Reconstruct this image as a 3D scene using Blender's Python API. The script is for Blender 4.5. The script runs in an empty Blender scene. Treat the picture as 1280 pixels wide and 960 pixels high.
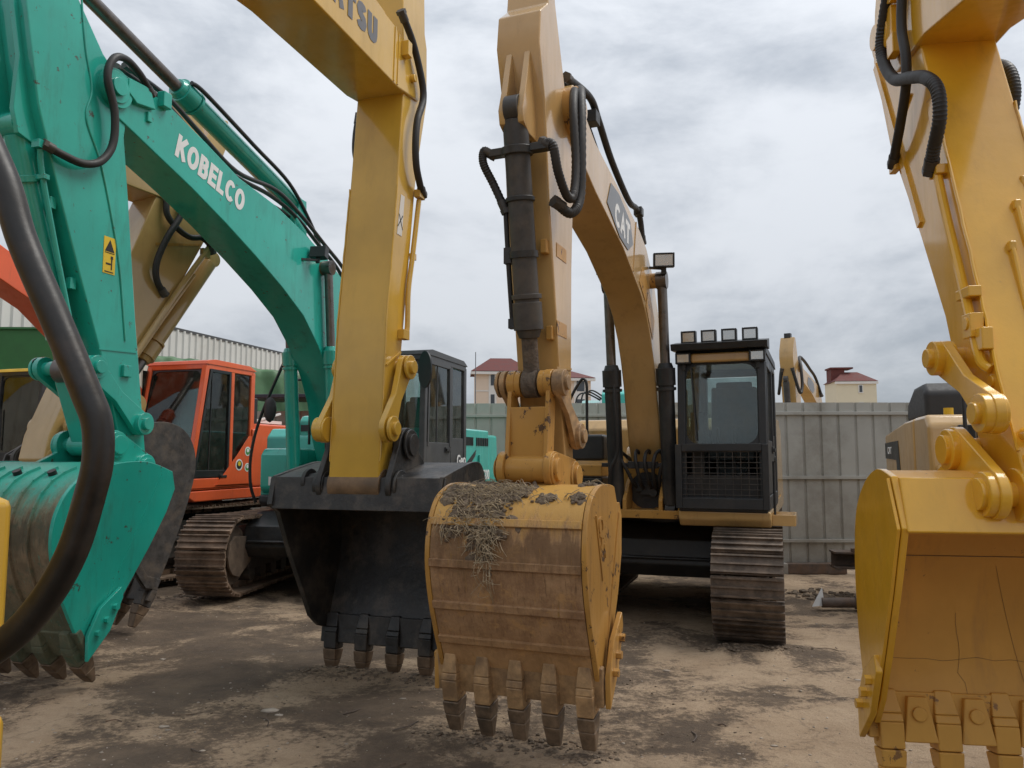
import bpy, bmesh, math, random
from mathutils import Vector as V, Matrix, noise as mnoise
random.seed(7)
R = math.radians
scene = bpy.context.scene
COL = scene.collection

# ------------------------------------------------------------------ materials
def new_mat(name):
    m = bpy.data.materials.new(name); m.use_nodes = True
    nt = m.node_tree
    return m, nt, nt.nodes['Principled BSDF']

def N(nt, t, **kw):
    n = nt.nodes.new(t)
    for k, v in kw.items():
        if k in n.inputs: n.inputs[k].default_value = v
        else: setattr(n, k, v)
    return n

def coord(nt, scale=(1, 1, 1), which='Object'):
    tc = N(nt, 'ShaderNodeTexCoord'); mp = N(nt, 'ShaderNodeMapping')
    mp.inputs['Scale'].default_value = scale
    nt.links.new(tc.outputs[which], mp.inputs['Vector'])
    return mp.outputs['Vector']

def noise(nt, vec, scale, detail=4, rough=0.55, dist=0.0):
    n = N(nt, 'ShaderNodeTexNoise')
    n.inputs['Scale'].default_value = scale; n.inputs['Detail'].default_value = detail
    n.inputs['Roughness'].default_value = rough; n.inputs['Distortion'].default_value = dist
    nt.links.new(vec, n.inputs['Vector'])
    return n.outputs['Fac']

def ramp(nt, fac, lo, hi, a=0.0, b=1.0):
    n = N(nt, 'ShaderNodeMapRange', interpolation_type='SMOOTHSTEP')
    n.inputs['From Min'].default_value = lo; n.inputs['From Max'].default_value = hi
    n.inputs['To Min'].default_value = a; n.inputs['To Max'].default_value = b
    nt.links.new(fac, n.inputs['Value'])
    return n.outputs['Result']

def mix(nt, fac, a, b):
    n = N(nt, 'ShaderNodeMix', data_type='RGBA')
    for sock, val in ((n.inputs[0], fac), (n.inputs[6], a), (n.inputs[7], b)):
        if hasattr(val, 'default_value') or hasattr(val, 'is_linked'): nt.links.new(val, sock)
        elif isinstance(val, (int, float)): sock.default_value = val
        else: sock.default_value = (*val[:3], 1)
    return n.outputs[2]

def math_(nt, op, a, b=0.0):
    n = N(nt, 'ShaderNodeMath', operation=op)
    for sock, val in ((n.inputs[0], a), (n.inputs[1], b)):
        if hasattr(val, 'is_linked'): nt.links.new(val, sock)
        else: sock.default_value = val
    return n.outputs[0]

def bump(nt, bsdf, height, strength=0.2, dist=0.01):
    b = N(nt, 'ShaderNodeBump'); b.inputs['Strength'].default_value = strength; b.inputs['Distance'].default_value = dist
    nt.links.new(height, b.inputs['Height']); nt.links.new(b.outputs['Normal'], bsdf.inputs['Normal'])

def paint(name, rgb, rough=0.38, coat=0.35, dirt=(0.10, 0.07, 0.045), amt=0.35, streak=True, chips=0.0, chip_col=(0.05, 0.035, 0.025), bmp=0.10):
    m, nt, p = new_mat(name)
    v = coord(nt)
    big = noise(nt, v, 1.3, 5, 0.6)
    c = mix(nt, ramp(nt, big, 0.3, 0.75), [x * 0.85 for x in rgb], [min(1, x * 1.08) for x in rgb])
    d1 = noise(nt, coord(nt, (3.0, 3.0, 0.55)) if streak else v, 2.6, 8, 0.68)
    mask = math_(nt, 'MULTIPLY', ramp(nt, d1, 0.50, 0.78), amt)
    c = mix(nt, mask, c, dirt)
    fine = noise(nt, v, 26, 6, 0.7)
    spots = ramp(nt, fine, 0.66, 0.74, 0, 0.5 * min(1, amt * 1.6))
    c = mix(nt, spots, c, dirt)
    if chips > 0:
        ch = noise(nt, v, 9, 9, 0.72)
        cm = ramp(nt, ch, 0.66 - chips * 0.12, 0.69 - chips * 0.12)
        c = mix(nt, cm, c, chip_col)
    nt.links.new(c, p.inputs['Base Color'])
    r = ramp(nt, d1, 0.35, 0.8, rough, min(0.95, rough + 0.35))
    nt.links.new(r, p.inputs['Roughness'])
    p.inputs['Coat Weight'].default_value = coat; p.inputs['Coat Roughness'].default_value = 0.11; p.inputs['Coat IOR'].default_value = 1.55; p.inputs['Specular IOR Level'].default_value = 0.22
    h = math_(nt, 'ADD', math_(nt, 'MULTIPLY', noise(nt, v, 2.2, 2), 1.0), math_(nt, 'MULTIPLY', fine, 0.14))
    bump(nt, p, h, bmp, 0.03)
    return m

def plain(name, rgb, rough=0.6, metal=0.0, var=0.25, scale=8.0, bmp=0.25, bd=0.01, dirt=None, amt=0.4):
    m, nt, p = new_mat(name)
    v = coord(nt)
    n1 = noise(nt, v, scale, 8, 0.65)
    c = mix(nt, ramp(nt, n1, 0.25, 0.75), [x * (1 - var) for x in rgb], [min(1, x * (1 + var)) for x in rgb])
    if dirt:
        c = mix(nt, math_(nt, 'MULTIPLY', ramp(nt, noise(nt, v, scale * 0.45, 7, 0.7), 0.45, 0.65), amt), c, dirt)
    nt.links.new(c, p.inputs['Base Color'])
    p.inputs['Metallic'].default_value = metal
    nt.links.new(ramp(nt, n1, 0.2, 0.8, max(0.05, rough - 0.1), min(1, rough + 0.12)), p.inputs['Roughness'])
    if bmp: bump(nt, p, n1, bmp, bd)
    return m

def glass(name, tint=(0.72, 0.79, 0.775), gloss=0.75):
    m, nt, p = new_mat(name)
    nt.nodes.remove(p)
    out = [n for n in nt.nodes if n.type == 'OUTPUT_MATERIAL'][0]
    t = N(nt, 'ShaderNodeBsdfTransparent'); t.inputs['Color'].default_value = (*tint, 1)
    g = N(nt, 'ShaderNodeBsdfGlossy'); g.inputs['Roughness'].default_value = 0.03
    g.inputs['Color'].default_value = (0.9, 0.95, 0.95, 1)
    d = N(nt, 'ShaderNodeBsdfDiffuse'); d.inputs['Color'].default_value = (0.30, 0.27, 0.22, 1)
    lw = N(nt, 'ShaderNodeFresnel'); lw.inputs['IOR'].default_value = 1.5
    f = math_(nt, 'MULTIPLY', lw.outputs[0], 1.6)
    ms = N(nt, 'ShaderNodeMixShader'); nt.links.new(f, ms.inputs[0]); nt.links.new(t.outputs[0], ms.inputs[1]); nt.links.new(g.outputs[0], ms.inputs[2])
    dm = ramp(nt, noise(nt, coord(nt), 5, 6, 0.7), 0.4, 0.8, 0.02, 0.16)
    ms2 = N(nt, 'ShaderNodeMixShader'); nt.links.new(dm, ms2.inputs[0]); nt.links.new(ms.outputs[0], ms2.inputs[1]); nt.links.new(d.outputs[0], ms2.inputs[2])
    nt.links.new(ms2.outputs[0], out.inputs['Surface'])
    return m

TANP = (0.56, 0.345, 0.125)
MAT = {}
MAT['cat'] = paint('tan_machine_paint', TANP, 0.36, 1.0, amt=0.30)
MAT['cat_worn'] = paint('worn_tan_paint', (0.52, 0.275, 0.065), 0.45, 0.35, dirt=(0.15, 0.085, 0.045), amt=0.7, chips=0.62, chip_col=(0.10, 0.055, 0.03), bmp=0.2)
MAT['kom'] = paint('yellow_boom_paint', (0.67, 0.40, 0.045), 0.34, 1.0, amt=0.20, dirt=(0.22, 0.12, 0.04), bmp=0.13)
MAT['rig'] = paint('fresh_yellow_paint', (0.78, 0.425, 0.026), 0.34, 1.0, dirt=(0.34, 0.17, 0.03), amt=0.34, bmp=0.26)
MAT['rig_in'] = paint('ochre_bucket_inside', (0.68, 0.375, 0.085), 0.5, 0.15, dirt=(0.42, 0.24, 0.09), amt=0.7, chips=0.35, chip_col=(0.26, 0.14, 0.06), bmp=0.2)
MAT['teal'] = paint('teal_paint', (0.018, 0.42, 0.325), 0.34, 1.0, dirt=(0.03, 0.13, 0.09), amt=0.45, chips=0.28, chip_col=(0.06, 0.08, 0.055), bmp=0.16)
MAT['teal_hood'] = paint('bright_teal_paint', (0.06, 0.50, 0.42), 0.3, 1.0, dirt=(0.05, 0.15, 0.12), amt=0.12)
MAT['orange'] = paint('orange_paint', (0.86, 0.135, 0.04), 0.36, 0.8, amt=0.22)
MAT['tan2'] = paint('dull_tan_paint', (0.52, 0.33, 0.12), 0.38, 0.9, amt=0.28)
MAT['yel2'] = paint('plain_yellow_paint', (0.75, 0.47, 0.03), 0.4, 0.3, amt=0.2)
MAT['black'] = plain('black_paint', (0.020, 0.021, 0.022), 0.42, var=0.4, scale=6, bmp=0.1, dirt=(0.09, 0.075, 0.06), amt=0.35)
MAT['cabblack'] = plain('dark_cab_paint', (0.017, 0.019, 0.021), 0.42, var=0.25, scale=4, bmp=0.05, dirt=(0.08, 0.07, 0.06), amt=0.25)
MAT['cabgrey'] = plain('grey_cab_paint', (0.062, 0.064, 0.066), 0.40, var=0.2, scale=4, bmp=0.05, dirt=(0.12, 0.11, 0.09), amt=0.25)
MAT['bktblack'] = plain('black_bucket_paint', (0.026, 0.025, 0.024), 0.45, var=0.5, scale=8, bmp=0.5, bd=0.015, dirt=(0.115, 0.095, 0.075), amt=0.62)
MAT['bktgrey'] = plain('scuffed_grey_steel', (0.055, 0.05, 0.046), 0.6, var=0.45, scale=12, bmp=0.4, dirt=(0.13, 0.10, 0.075), amt=0.7)
MAT['rubber'] = plain('black_rubber', (0.024, 0.022, 0.021), 0.55, var=0.25, scale=20, bmp=0.15)
MAT['rail'] = plain('worn_black_rail', (0.012, 0.011, 0.010), 0.40, var=0.35, scale=14, bmp=0.12, dirt=(0.05, 0.036, 0.028), amt=0.5)
MAT['chrome'] = plain('chromed_rod', (0.17, 0.155, 0.145), 0.32, metal=0.75, var=0.2, scale=10, bmp=0.05, dirt=(0.12, 0.09, 0.07), amt=0.4)
MAT['cyl'] = plain('dark_cylinder_barrel', (0.050, 0.047, 0.045), 0.5, var=0.4, scale=7, bmp=0.15, dirt=(0.12, 0.095, 0.07), amt=0.5)
MAT['track'] = plain('rusty_track_steel', (0.29, 0.205, 0.145), 0.62, metal=0.25, var=0.5, scale=6, bmp=0.5, dirt=(0.085, 0.06, 0.045), amt=0.7)
MAT['trackdark'] = plain('muddy_track_steel', (0.16, 0.12, 0.09), 0.6, metal=0.25, var=0.5, scale=7, bmp=0.6, dirt=(0.05, 0.04, 0.032), amt=0.75)
MAT['mudsteel'] = plain('mud_covered_steel', (0.16, 0.115, 0.08), 0.85, var=0.4, scale=7, bmp=0.6, dirt=(0.07, 0.055, 0.045), amt=0.5)
MAT['frame'] = plain('undercarriage_steel', (0.045, 0.040, 0.036), 0.6, var=0.4, scale=6, bmp=0.3, dirt=(0.13, 0.095, 0.07), amt=0.5)
MAT['catedge'] = plain('worn_brown_steel', (0.40, 0.25, 0.12), 0.55, var=0.4, scale=11, bmp=0.4, dirt=(0.14, 0.09, 0.055), amt=0.6)
MAT['tooth'] = plain('tooth_steel', (0.20, 0.14, 0.09), 0.55, metal=0.15, var=0.45, scale=14, bmp=0.4, dirt=(0.06, 0.05, 0.04), amt=0.6)
MAT['toothdark'] = plain('dark_tooth_steel', (0.17, 0.115, 0.072), 0.6, metal=0.3, var=0.5, scale=14, bmp=0.4, dirt=(0.16, 0.11, 0.075), amt=0.5)
MAT['mudpin'] = plain('caked_rod_end', (0.11, 0.085, 0.065), 0.9, var=0.45, scale=25, bmp=0.8, bd=0.02, dirt=(0.2, 0.15, 0.1), amt=0.4)
MAT['brownboss'] = plain('bare_brown_steel', (0.185, 0.115, 0.06), 0.55, var=0.3, scale=9, bmp=0.25, dirt=(0.09, 0.06, 0.035), amt=0.5)
MAT['white'] = plain('white_lettering', (0.78, 0.78, 0.76), 0.5, var=0.05, bmp=0)
MAT['greydecal'] = plain('grey_decal', (0.20, 0.21, 0.225), 0.4, var=0.12, bmp=0)
MAT['greytext'] = plain('grey_lettering', (0.16, 0.16, 0.17), 0.45, var=0.1, bmp=0)
MAT['stripe'] = plain('dark_stripe', (0.035, 0.037, 0.035), 0.4, var=0.1, bmp=0)
MAT['yellowlabel'] = plain('yellow_label', (0.75, 0.52, 0.03), 0.5, var=0.06, bmp=0)
MAT['blacktext'] = plain('black_lettering', (0.02, 0.02, 0.02), 0.5, var=0.05, bmp=0)
MAT['green'] = plain('green_mark', (0.08, 0.32, 0.08), 0.5, var=0.1, bmp=0)
MAT['lens'] = plain('lamp_lens', (0.66, 0.66, 0.64), 0.22, metal=0.85, var=0.10, scale=5, bmp=0.0)
MAT['seat'] = plain('seat_fabric', (0.125, 0.128, 0.130), 0.9, var=0.2, scale=20, bmp=0.2)
MAT['fence'] = plain('grey_fence_sheet', (0.38, 0.372, 0.335), 0.55, var=0.07, scale=1.3, bmp=0.06, dirt=(0.19, 0.17, 0.135), amt=0.6)
MAT['fence2'] = plain('pale_fence_sheet', (0.42, 0.425, 0.365), 0.55, var=0.06, scale=1.3, bmp=0.06, dirt=(0.24, 0.22, 0.18), amt=0.3)
MAT['rust'] = plain('rusty_scrap', (0.10, 0.075, 0.06), 0.75, var=0.45, scale=9, bmp=0.4, dirt=(0.19, 0.10, 0.05), amt=0.5)
MAT['concrete'] = plain('stained_concrete', (0.30, 0.28, 0.25), 0.85, var=0.25, scale=6, bmp=0.4)
MAT['tarp'] = plain('green_tarp', (0.075, 0.165, 0.075), 0.55, var=0.2, scale=2.2, bmp=0.35, bd=0.05, dirt=(0.13, 0.15, 0.09), amt=0.4)
MAT['greensheet'] = plain('green_painted_sheet', (0.025, 0.135, 0.035), 0.5, var=0.15, scale=2, bmp=0.05)
MAT['shed'] = plain('white_shed_sheet', (0.62, 0.62, 0.58), 0.6, var=0.06, scale=0.6, bmp=0.03, dirt=(0.45, 0.42, 0.36), amt=0.4)
MAT['shedrust'] = plain('rust_streaked_sheet', (0.55, 0.50, 0.42), 0.7, var=0.1, scale=2.0, bmp=0.03, dirt=(0.30, 0.17, 0.09), amt=0.7)
MAT['canopy'] = plain('dark_blue_canopy', (0.02, 0.028, 0.04), 0.5, var=0.2, scale=3, bmp=0.05)
MAT['facade'] = plain('cream_facade', (0.74, 0.60, 0.47), 0.85, var=0.04, scale=0.4, bmp=0.0)
MAT['facade2'] = plain('pale_yellow_facade', (0.72, 0.65, 0.48), 0.85, var=0.04, scale=0.4, bmp=0.0)
MAT['redroof'] = plain('red_tile_roof', (0.125, 0.032, 0.026), 0.75, var=0.2, scale=1.5, bmp=0.1)
MAT['whitetrim'] = plain('white_trim', (0.72, 0.70, 0.66), 0.7, var=0.05, scale=1, bmp=0)
MAT['winpane'] = plain('dark_window_pane', (0.06, 0.07, 0.08), 0.15, var=0.3, scale=0.5, bmp=0)
MAT['straw'] = plain('dry_straw', (0.40, 0.32, 0.21), 0.85, var=0.5, scale=30, bmp=0)
MAT['clod'] = plain('dry_mud_clod', (0.17, 0.128, 0.09), 0.95, var=0.5, scale=22, bmp=0.8, bd=0.02)
MAT['pebble'] = plain('pebble_stone', (0.34, 0.29, 0.235), 0.8, var=0.5, scale=5, bmp=0.2)
MAT['glass'] = glass('cab_glass')
MAT['glass_dark'] = glass('tinted_cab_glass', (0.40, 0.50, 0.47))

def mat_muddy():
    """paint on the top, brown dried mud with vertical scratches below (object space of the machine)"""
    def make(name, rgb, mudA, mudB, z0, z1, thr, cover=1.0):
        m, nt, p = new_mat(name)
        tc = N(nt, 'ShaderNodeTexCoord'); sx = N(nt, 'ShaderNodeSeparateXYZ'); nt.links.new(tc.outputs['Object'], sx.inputs[0])
        v = coord(nt)
        edge = noise(nt, coord(nt, (1, 2.2, 0.5)), 4.5, 8, 0.7)
        zz = math_(nt, 'ADD', sx.outputs['Z'], math_(nt, 'MULTIPLY', math_(nt, 'SUBTRACT', edge, 0.5), 0.55))
        mask = ramp(nt, zz, z1, z0, 0.0, cover)
        scr = noise(nt, coord(nt, (6, 9, 0.6)), 5.0, 8, 0.75)
        bare = ramp(nt, scr, 0.58, 0.70, 1.0, 0.35)
        mask = math_(nt, 'MULTIPLY', mask, bare)
        n2 = noise(nt, v, 7, 9, 0.72)
        mud = mix(nt, ramp(nt, n2, 0.32, 0.68), mudA, mudB)
        dark = noise(nt, v, 2.4, 6, 0.65)
        mud = mix(nt, ramp(nt, dark, 0.52, 0.68, 0, 0.7), mud, [x * 0.5 for x in mudA])
        st = noise(nt, coord(nt, (9, 14, 0.35)), 4.0, 7, 0.7)
        mud = mix(nt, ramp(nt, st, 0.54, 0.72, 0, 0.75), mud, [x * 0.34 for x in mudA])
        mud = mix(nt, ramp(nt, st, 0.44, 0.30, 0, 0.55), mud, thr)
        och = noise(nt, coord(nt, (1, 1.6, 2.2)), 3.4, 8, 0.72)
        mud = mix(nt, ramp(nt, och, 0.54, 0.66, 0, 0.6), mud, thr)
        band = math_(nt, 'MULTIPLY', ramp(nt, zz, z0 - 0.22, z0 - 0.10), ramp(nt, zz, z0 + 0.05, z0 - 0.02))
        mud = mix(nt, math_(nt, 'MULTIPLY', band, 0.6), mud, [x * 0.45 for x in mudA])
        low = ramp(nt, sx.outputs['Z'], 0.75, 0.42, 0.0, 0.45)
        mud = mix(nt, low, mud, thr)
        base = mix(nt, ramp(nt, noise(nt, v, 14, 8, 0.7), 0.6, 0.72, 0, 0.6), rgb, mudA)
        nt.links.new(mix(nt, mask, base, mud), p.inputs['Base Color'])
        nt.links.new(math_(nt, 'ADD', math_(nt, 'MULTIPLY', mask, 0.45), 0.42), p.inputs['Roughness'])
        hh = math_(nt, 'ADD', math_(nt, 'MULTIPLY', n2, mask), math_(nt, 'MULTIPLY', scr, 0.25))
        bump(nt, p, hh, 0.6, 0.02)
        return m
    MAT['catmud'] = make('mud_caked_tan_shell', (0.56, 0.315, 0.075), (0.24, 0.135, 0.076), (0.46, 0.285, 0.155), 1.20, 1.34, (0.56, 0.32, 0.125), 0.92)
    MAT['kobmud'] = make('muddy_teal_shell', (0.03, 0.33, 0.25), (0.15, 0.085, 0.045), (0.27, 0.175, 0.10), 1.20, 1.50, (0.06, 0.10, 0.06), 0.92)
mat_muddy()

def mat_ground():
    m, nt, p = new_mat('packed_dirt')
    v = coord(nt); vs = coord(nt, (0.95, 1.1, 1))
    a = noise(nt, vs, 0.62, 6, 0.6, 0.7)
    b = noise(nt, vs, 1.9, 10, 0.76, 0.3)
    f = noise(nt, v, 26, 8, 0.75)
    s = math_(nt, 'ADD', math_(nt, 'MULTIPLY', a, 0.62), math_(nt, 'ADD', math_(nt, 'MULTIPLY', b, 0.36), math_(nt, 'MULTIPLY', f, 0.26)))
    sx = N(nt, 'ShaderNodeSeparateXYZ'); nt.links.new(v, sx.inputs[0])
    s = math_(nt, 'ADD', s, ramp(nt, sx.outputs['X'], -1.2, 1.6, -0.015, 0.05))      # drier ground on the right
    patch = ramp(nt, s, 0.60, 0.68)
    light = mix(nt, ramp(nt, b, 0.3, 0.7), (0.365, 0.262, 0.170), (0.48, 0.360, 0.245))
    dark = mix(nt, ramp(nt, b, 0.35, 0.7), (0.115, 0.085, 0.061), (0.215, 0.158, 0.110))
    c = mix(nt, patch, dark, light)
    sp = noise(nt, v, 70, 4, 0.8)
    c = mix(nt, ramp(nt, sp, 0.66, 0.74, 0, 0.55), c, (0.42, 0.35, 0.27))
    c = mix(nt, ramp(nt, sp, 0.34, 0.26, 0, 0.6), c, (0.05, 0.04, 0.03))
    gn = noise(nt, v, 120, 6, 0.8)
    c = mix(nt, ramp(nt, gn, 0.40, 0.62, 0.0, 0.42), c, mix(nt, 0.5, c, (0.03, 0.023, 0.017)))
    mid = noise(nt, coord(nt, (1, 1.3, 1)), 8, 7, 0.7, 0.4)
    c = mix(nt, ramp(nt, mid, 0.52, 0.68, 0, 0.5), c, (0.20, 0.142, 0.095))
    vor = N(nt, 'ShaderNodeTexVoronoi', feature='DISTANCE_TO_EDGE'); vor.inputs['Scale'].default_value = 1.7
    wv = N(nt, 'ShaderNodeVectorMath', operation='ADD'); nz = N(nt, 'ShaderNodeTexNoise'); nz.inputs['Scale'].default_value = 3.5; nz.inputs['Detail'].default_value = 6; nt.links.new(v, nz.inputs['Vector'])
    sc_ = N(nt, 'ShaderNodeVectorMath', operation='SCALE'); sc_.inputs['Scale'].default_value = 0.55; nt.links.new(nz.outputs['Color'], sc_.inputs[0])
    nt.links.new(v, wv.inputs[0]); nt.links.new(sc_.outputs[0], wv.inputs[1]); nt.links.new(wv.outputs[0], vor.inputs['Vector'])
    vor.inputs['Scale'].default_value = 0.9
    ck = math_(nt, 'MULTIPLY', ramp(nt, vor.outputs['Distance'], 0.012, 0.002), ramp(nt, a, 0.42, 0.55))
    c = mix(nt, math_(nt, 'MULTIPLY', ck, 0.28), c, (0.06, 0.045, 0.032))
    nt.links.new(c, p.inputs['Base Color'])
    nt.links.new(ramp(nt, s, 0.45, 0.62, 0.62, 0.95), p.inputs['Roughness'])
    p.inputs['Specular IOR Level'].default_value = 0.3
    h = math_(nt, 'ADD', math_(nt, 'MULTIPLY', b, 0.8), math_(nt, 'ADD', math_(nt, 'MULTIPLY', f, 0.30), math_(nt, 'ADD', math_(nt, 'MULTIPLY', sp, 0.14), math_(nt, 'MULTIPLY', mid, 0.35))))
    bump(nt, p, h, 0.85, 0.07)
    return m
MAT['ground'] = mat_ground()

# ------------------------------------------------------------------ mesh helpers
class MB:
    def __init__(s): s.bm = bmesh.new()
    def box(s, c, d, rot=None):
        m = Matrix.Translation(V(c))
        if rot is not None: m = m @ rot.to_4x4()
        bmesh.ops.create_cube(s.bm, size=1.0, matrix=m @ Matrix.Diagonal((*d, 1)))
        return s
    def bar(s, a, b, w, h, up=(0, 0, 1)):
        a, b = V(a), V(b); d = b - a; L = d.length
        z = d.normalized(); u = V(up)
        if abs(z.dot(u)) > 0.97: u = V((1, 0, 0))
        x = u.cross(z).normalized(); y = z.cross(x)
        rot = Matrix((x, y, z)).transposed()
        return s.box((a + b) / 2, (w, h, L), rot)
    def prism(s, poly, y0, y1, ys=None):
        """poly in (x, z) pushed out along y; ys(x, z) scales y for tapering"""
        f = ys or (lambda x, z: 1.0)
        A = [s.bm.verts.new((x, y0 * f(x, z), z)) for x, z in poly]
        B = [s.bm.verts.new((x, y1 * f(x, z), z)) for x, z in poly]
        n = len(poly)
        s.bm.faces.new(A); s.bm.faces.new(B[::-1])
        for i in range(n):
            j = (i + 1) % n
            s.bm.faces.new((A[j], A[i], B[i], B[j]))
        return s
    def slab(s, quad, nrm, th):
        """flat polygon given by 3-d points thickened along nrm"""
        k = V(nrm).normalized() * th
        A = [s.bm.verts.new(V(p)) for p in quad]; B = [s.bm.verts.new(V(p) + k) for p in quad]
        n = len(quad)
        s.bm.faces.new(A); s.bm.faces.new(B[::-1])
        for i in range(n):
            j = (i + 1) % n; s.bm.faces.new((A[j], A[i], B[i], B[j]))
        return s
    def cyl(s, a, b, r0, r1=None, seg=20):
        r1 = r0 if r1 is None else r1
        a, b = V(a), V(b); d = b - a
        q = d.to_track_quat('Z', 'Y').to_matrix().to_4x4()
        bmesh.ops.create_cone(s.bm, cap_ends=True, segments=seg, radius1=r0, radius2=r1, depth=d.length, matrix=Matrix.Translation((a + b) / 2) @ q)
        return s
    def ring(s, a, b, r, ri, seg=24):
        a, b = V(a), V(b); z = (b - a).normalized()
        u = z.orthogonal().normalized(); w = z.cross(u)
        rows = []
        for P, rr in ((a, ri), (a, r), (b, r), (b, ri)):
            rows.append([s.bm.verts.new(P + (u * math.cos(t) + w * math.sin(t)) * rr) for t in [2 * math.pi * i / seg for i in range(seg)]])
        for k in range(4):
            A, B = rows[k], rows[(k + 1) % 4]
            for i in range(seg):
                j = (i + 1) % seg; s.bm.faces.new((A[i], A[j], B[j], B[i]))
        return s
    def tube(s, pts, r, seg=10, sub=6, ribs=0):
        P = [V(p) for p in pts]
        if len(P) > 2 and sub > 1:
            Q = []
            for i in range(len(P) - 1):
                p0 = P[max(0, i - 1)]; p1 = P[i]; p2 = P[i + 1]; p3 = P[min(len(P) - 1, i + 2)]
                for k in range(sub):
                    t = k / sub
                    Q.append(0.5 * ((2 * p1) + (p2 - p0) * t + (2 * p0 - 5 * p1 + 4 * p2 - p3) * t * t + (3 * p1 - p0 - 3 * p2 + p3) * t ** 3))
            Q.append(P[-1]); P = Q
        prev = None; rows = []
        for i, p in enumerate(P):
            d = (P[min(i + 1, len(P) - 1)] - P[max(i - 1, 0)]).normalized()
            u = d.orthogonal().normalized() if prev is None else (prev - d * prev.dot(d)).normalized()
            prev = u; w = d.cross(u)
            rr = r * (1 + (0.12 if ribs and i % 2 else 0))
            rows.append([s.bm.verts.new(p + (u * math.cos(a) + w * math.sin(a)) * rr) for a in [2 * math.pi * k / seg for k in range(seg)]])
        for A, B in zip(rows, rows[1:]):
            for k in range(seg):
                j = (k + 1) % seg; s.bm.faces.new((A[k], A[j], B[j], B[k]))
        s.bm.faces.new(rows[0][::-1]); s.bm.faces.new(rows[-1])
        return s
    def blob(s, c, r, sq=(1, 1, 1), sub=2, amp=0.25, seed=0):
        res = bmesh.ops.create_icosphere(s.bm, subdivisions=sub, radius=1.0)
        for v in res['verts']:
            n = v.co.normalized()
            k = 1 + amp * mnoise.noise(n * 1.7 + V((seed * 3.1, seed * 1.7, seed)))
            v.co = V(c) + V((n.x * sq[0], n.y * sq[1], n.z * sq[2])) * r * k
        return s
    def build(s, name, mat, parent=None, bevel=0.0, sharp=35, loc=None):
        bmesh.ops.recalc_face_normals(s.bm, faces=s.bm.faces[:])
        me = bpy.data.meshes.new(name)
        for f in s.bm.faces: f.smooth = True
        s.bm.to_mesh(me); s.bm.free()
        me.set_sharp_from_angle(angle=R(sharp))
        me.materials.append(MAT[mat] if isinstance(mat, str) else mat)
        o = bpy.data.objects.new(name, me); COL.objects.link(o)
        if parent: o.parent = parent
        if loc: o.location = loc
        if bevel:
            b = o.modifiers.new('bevel', 'BEVEL'); b.width = bevel; b.segments = 2; b.limit_method = 'ANGLE'; b.angle_limit = R(40)
            b.harden_normals = True
        return o

def build_each(mb, name, mat, parent, bevel=0.0):
    """every loose piece of the mesh becomes a part of its own"""
    bm = mb.bm; bm.verts.ensure_lookup_table(); seen = set(); out = []
    for v in bm.verts:
        if v in seen: continue
        stack = [v]; seen.add(v); grp = []
        while stack:
            q = stack.pop(); grp.append(q)
            for e in q.link_edges:
                o_ = e.other_vert(q)
                if o_ not in seen: seen.add(o_); stack.append(o_)
        n = MB(); mp = {q: n.bm.verts.new(q.co) for q in grp}; gs = set(grp)
        for f in {f for q in grp for f in q.link_faces}: n.bm.faces.new([mp[q] for q in f.verts])
        out.append(n.build(name, mat, parent, bevel))
    bm.free(); return out

def tag(o, label=None, cat=None, group=None, kind=None):
    if label: o['label'] = label
    if cat: o['category'] = cat
    if group: o['group'] = group
    if kind: o['kind'] = kind
    return o

def empty(name, loc, rz=0.0):
    o = bpy.data.objects.new(name, None); COL.objects.link(o)
    o.empty_display_size = 0.3; o.location = loc; o.rotation_euler = (0, 0, rz)
    return o

def text(body, name, parent, org, xdir, nrm, size, mat, bold=0.02, ext=0.003, shear=0.0, sx=1.0):
    """lettering standing 3 mm proud of a panel: org = lower left corner"""
    cu = bpy.data.curves.new(name, 'FONT'); cu.body = body; cu.size = size; cu.offset = bold * size; cu.extrude = ext; cu.shear = shear
    tmp = bpy.data.objects.new('tmp', cu); COL.objects.link(tmp)
    bpy.context.view_layer.update()
    me = bpy.data.meshes.new_from_object(tmp.evaluated_get(bpy.context.evaluated_depsgraph_get()))
    bpy.data.objects.remove(tmp); bpy.data.curves.remove(cu)
    x = V(xdir).normalized(); n = V(nrm).normalized(); y = n.cross(x).normalized(); x = y.cross(n)
    M = Matrix((x, y, n)).transposed().to_4x4(); M.translation = V(org)
    me.transform(M @ Matrix.Diagonal((sx, 1, 1, 1))); me.name = name
    me.materials.clear(); me.materials.append(MAT[mat])
    o = bpy.data.objects.new(name, me); COL.objects.link(o); o.parent = parent
    return o

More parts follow.
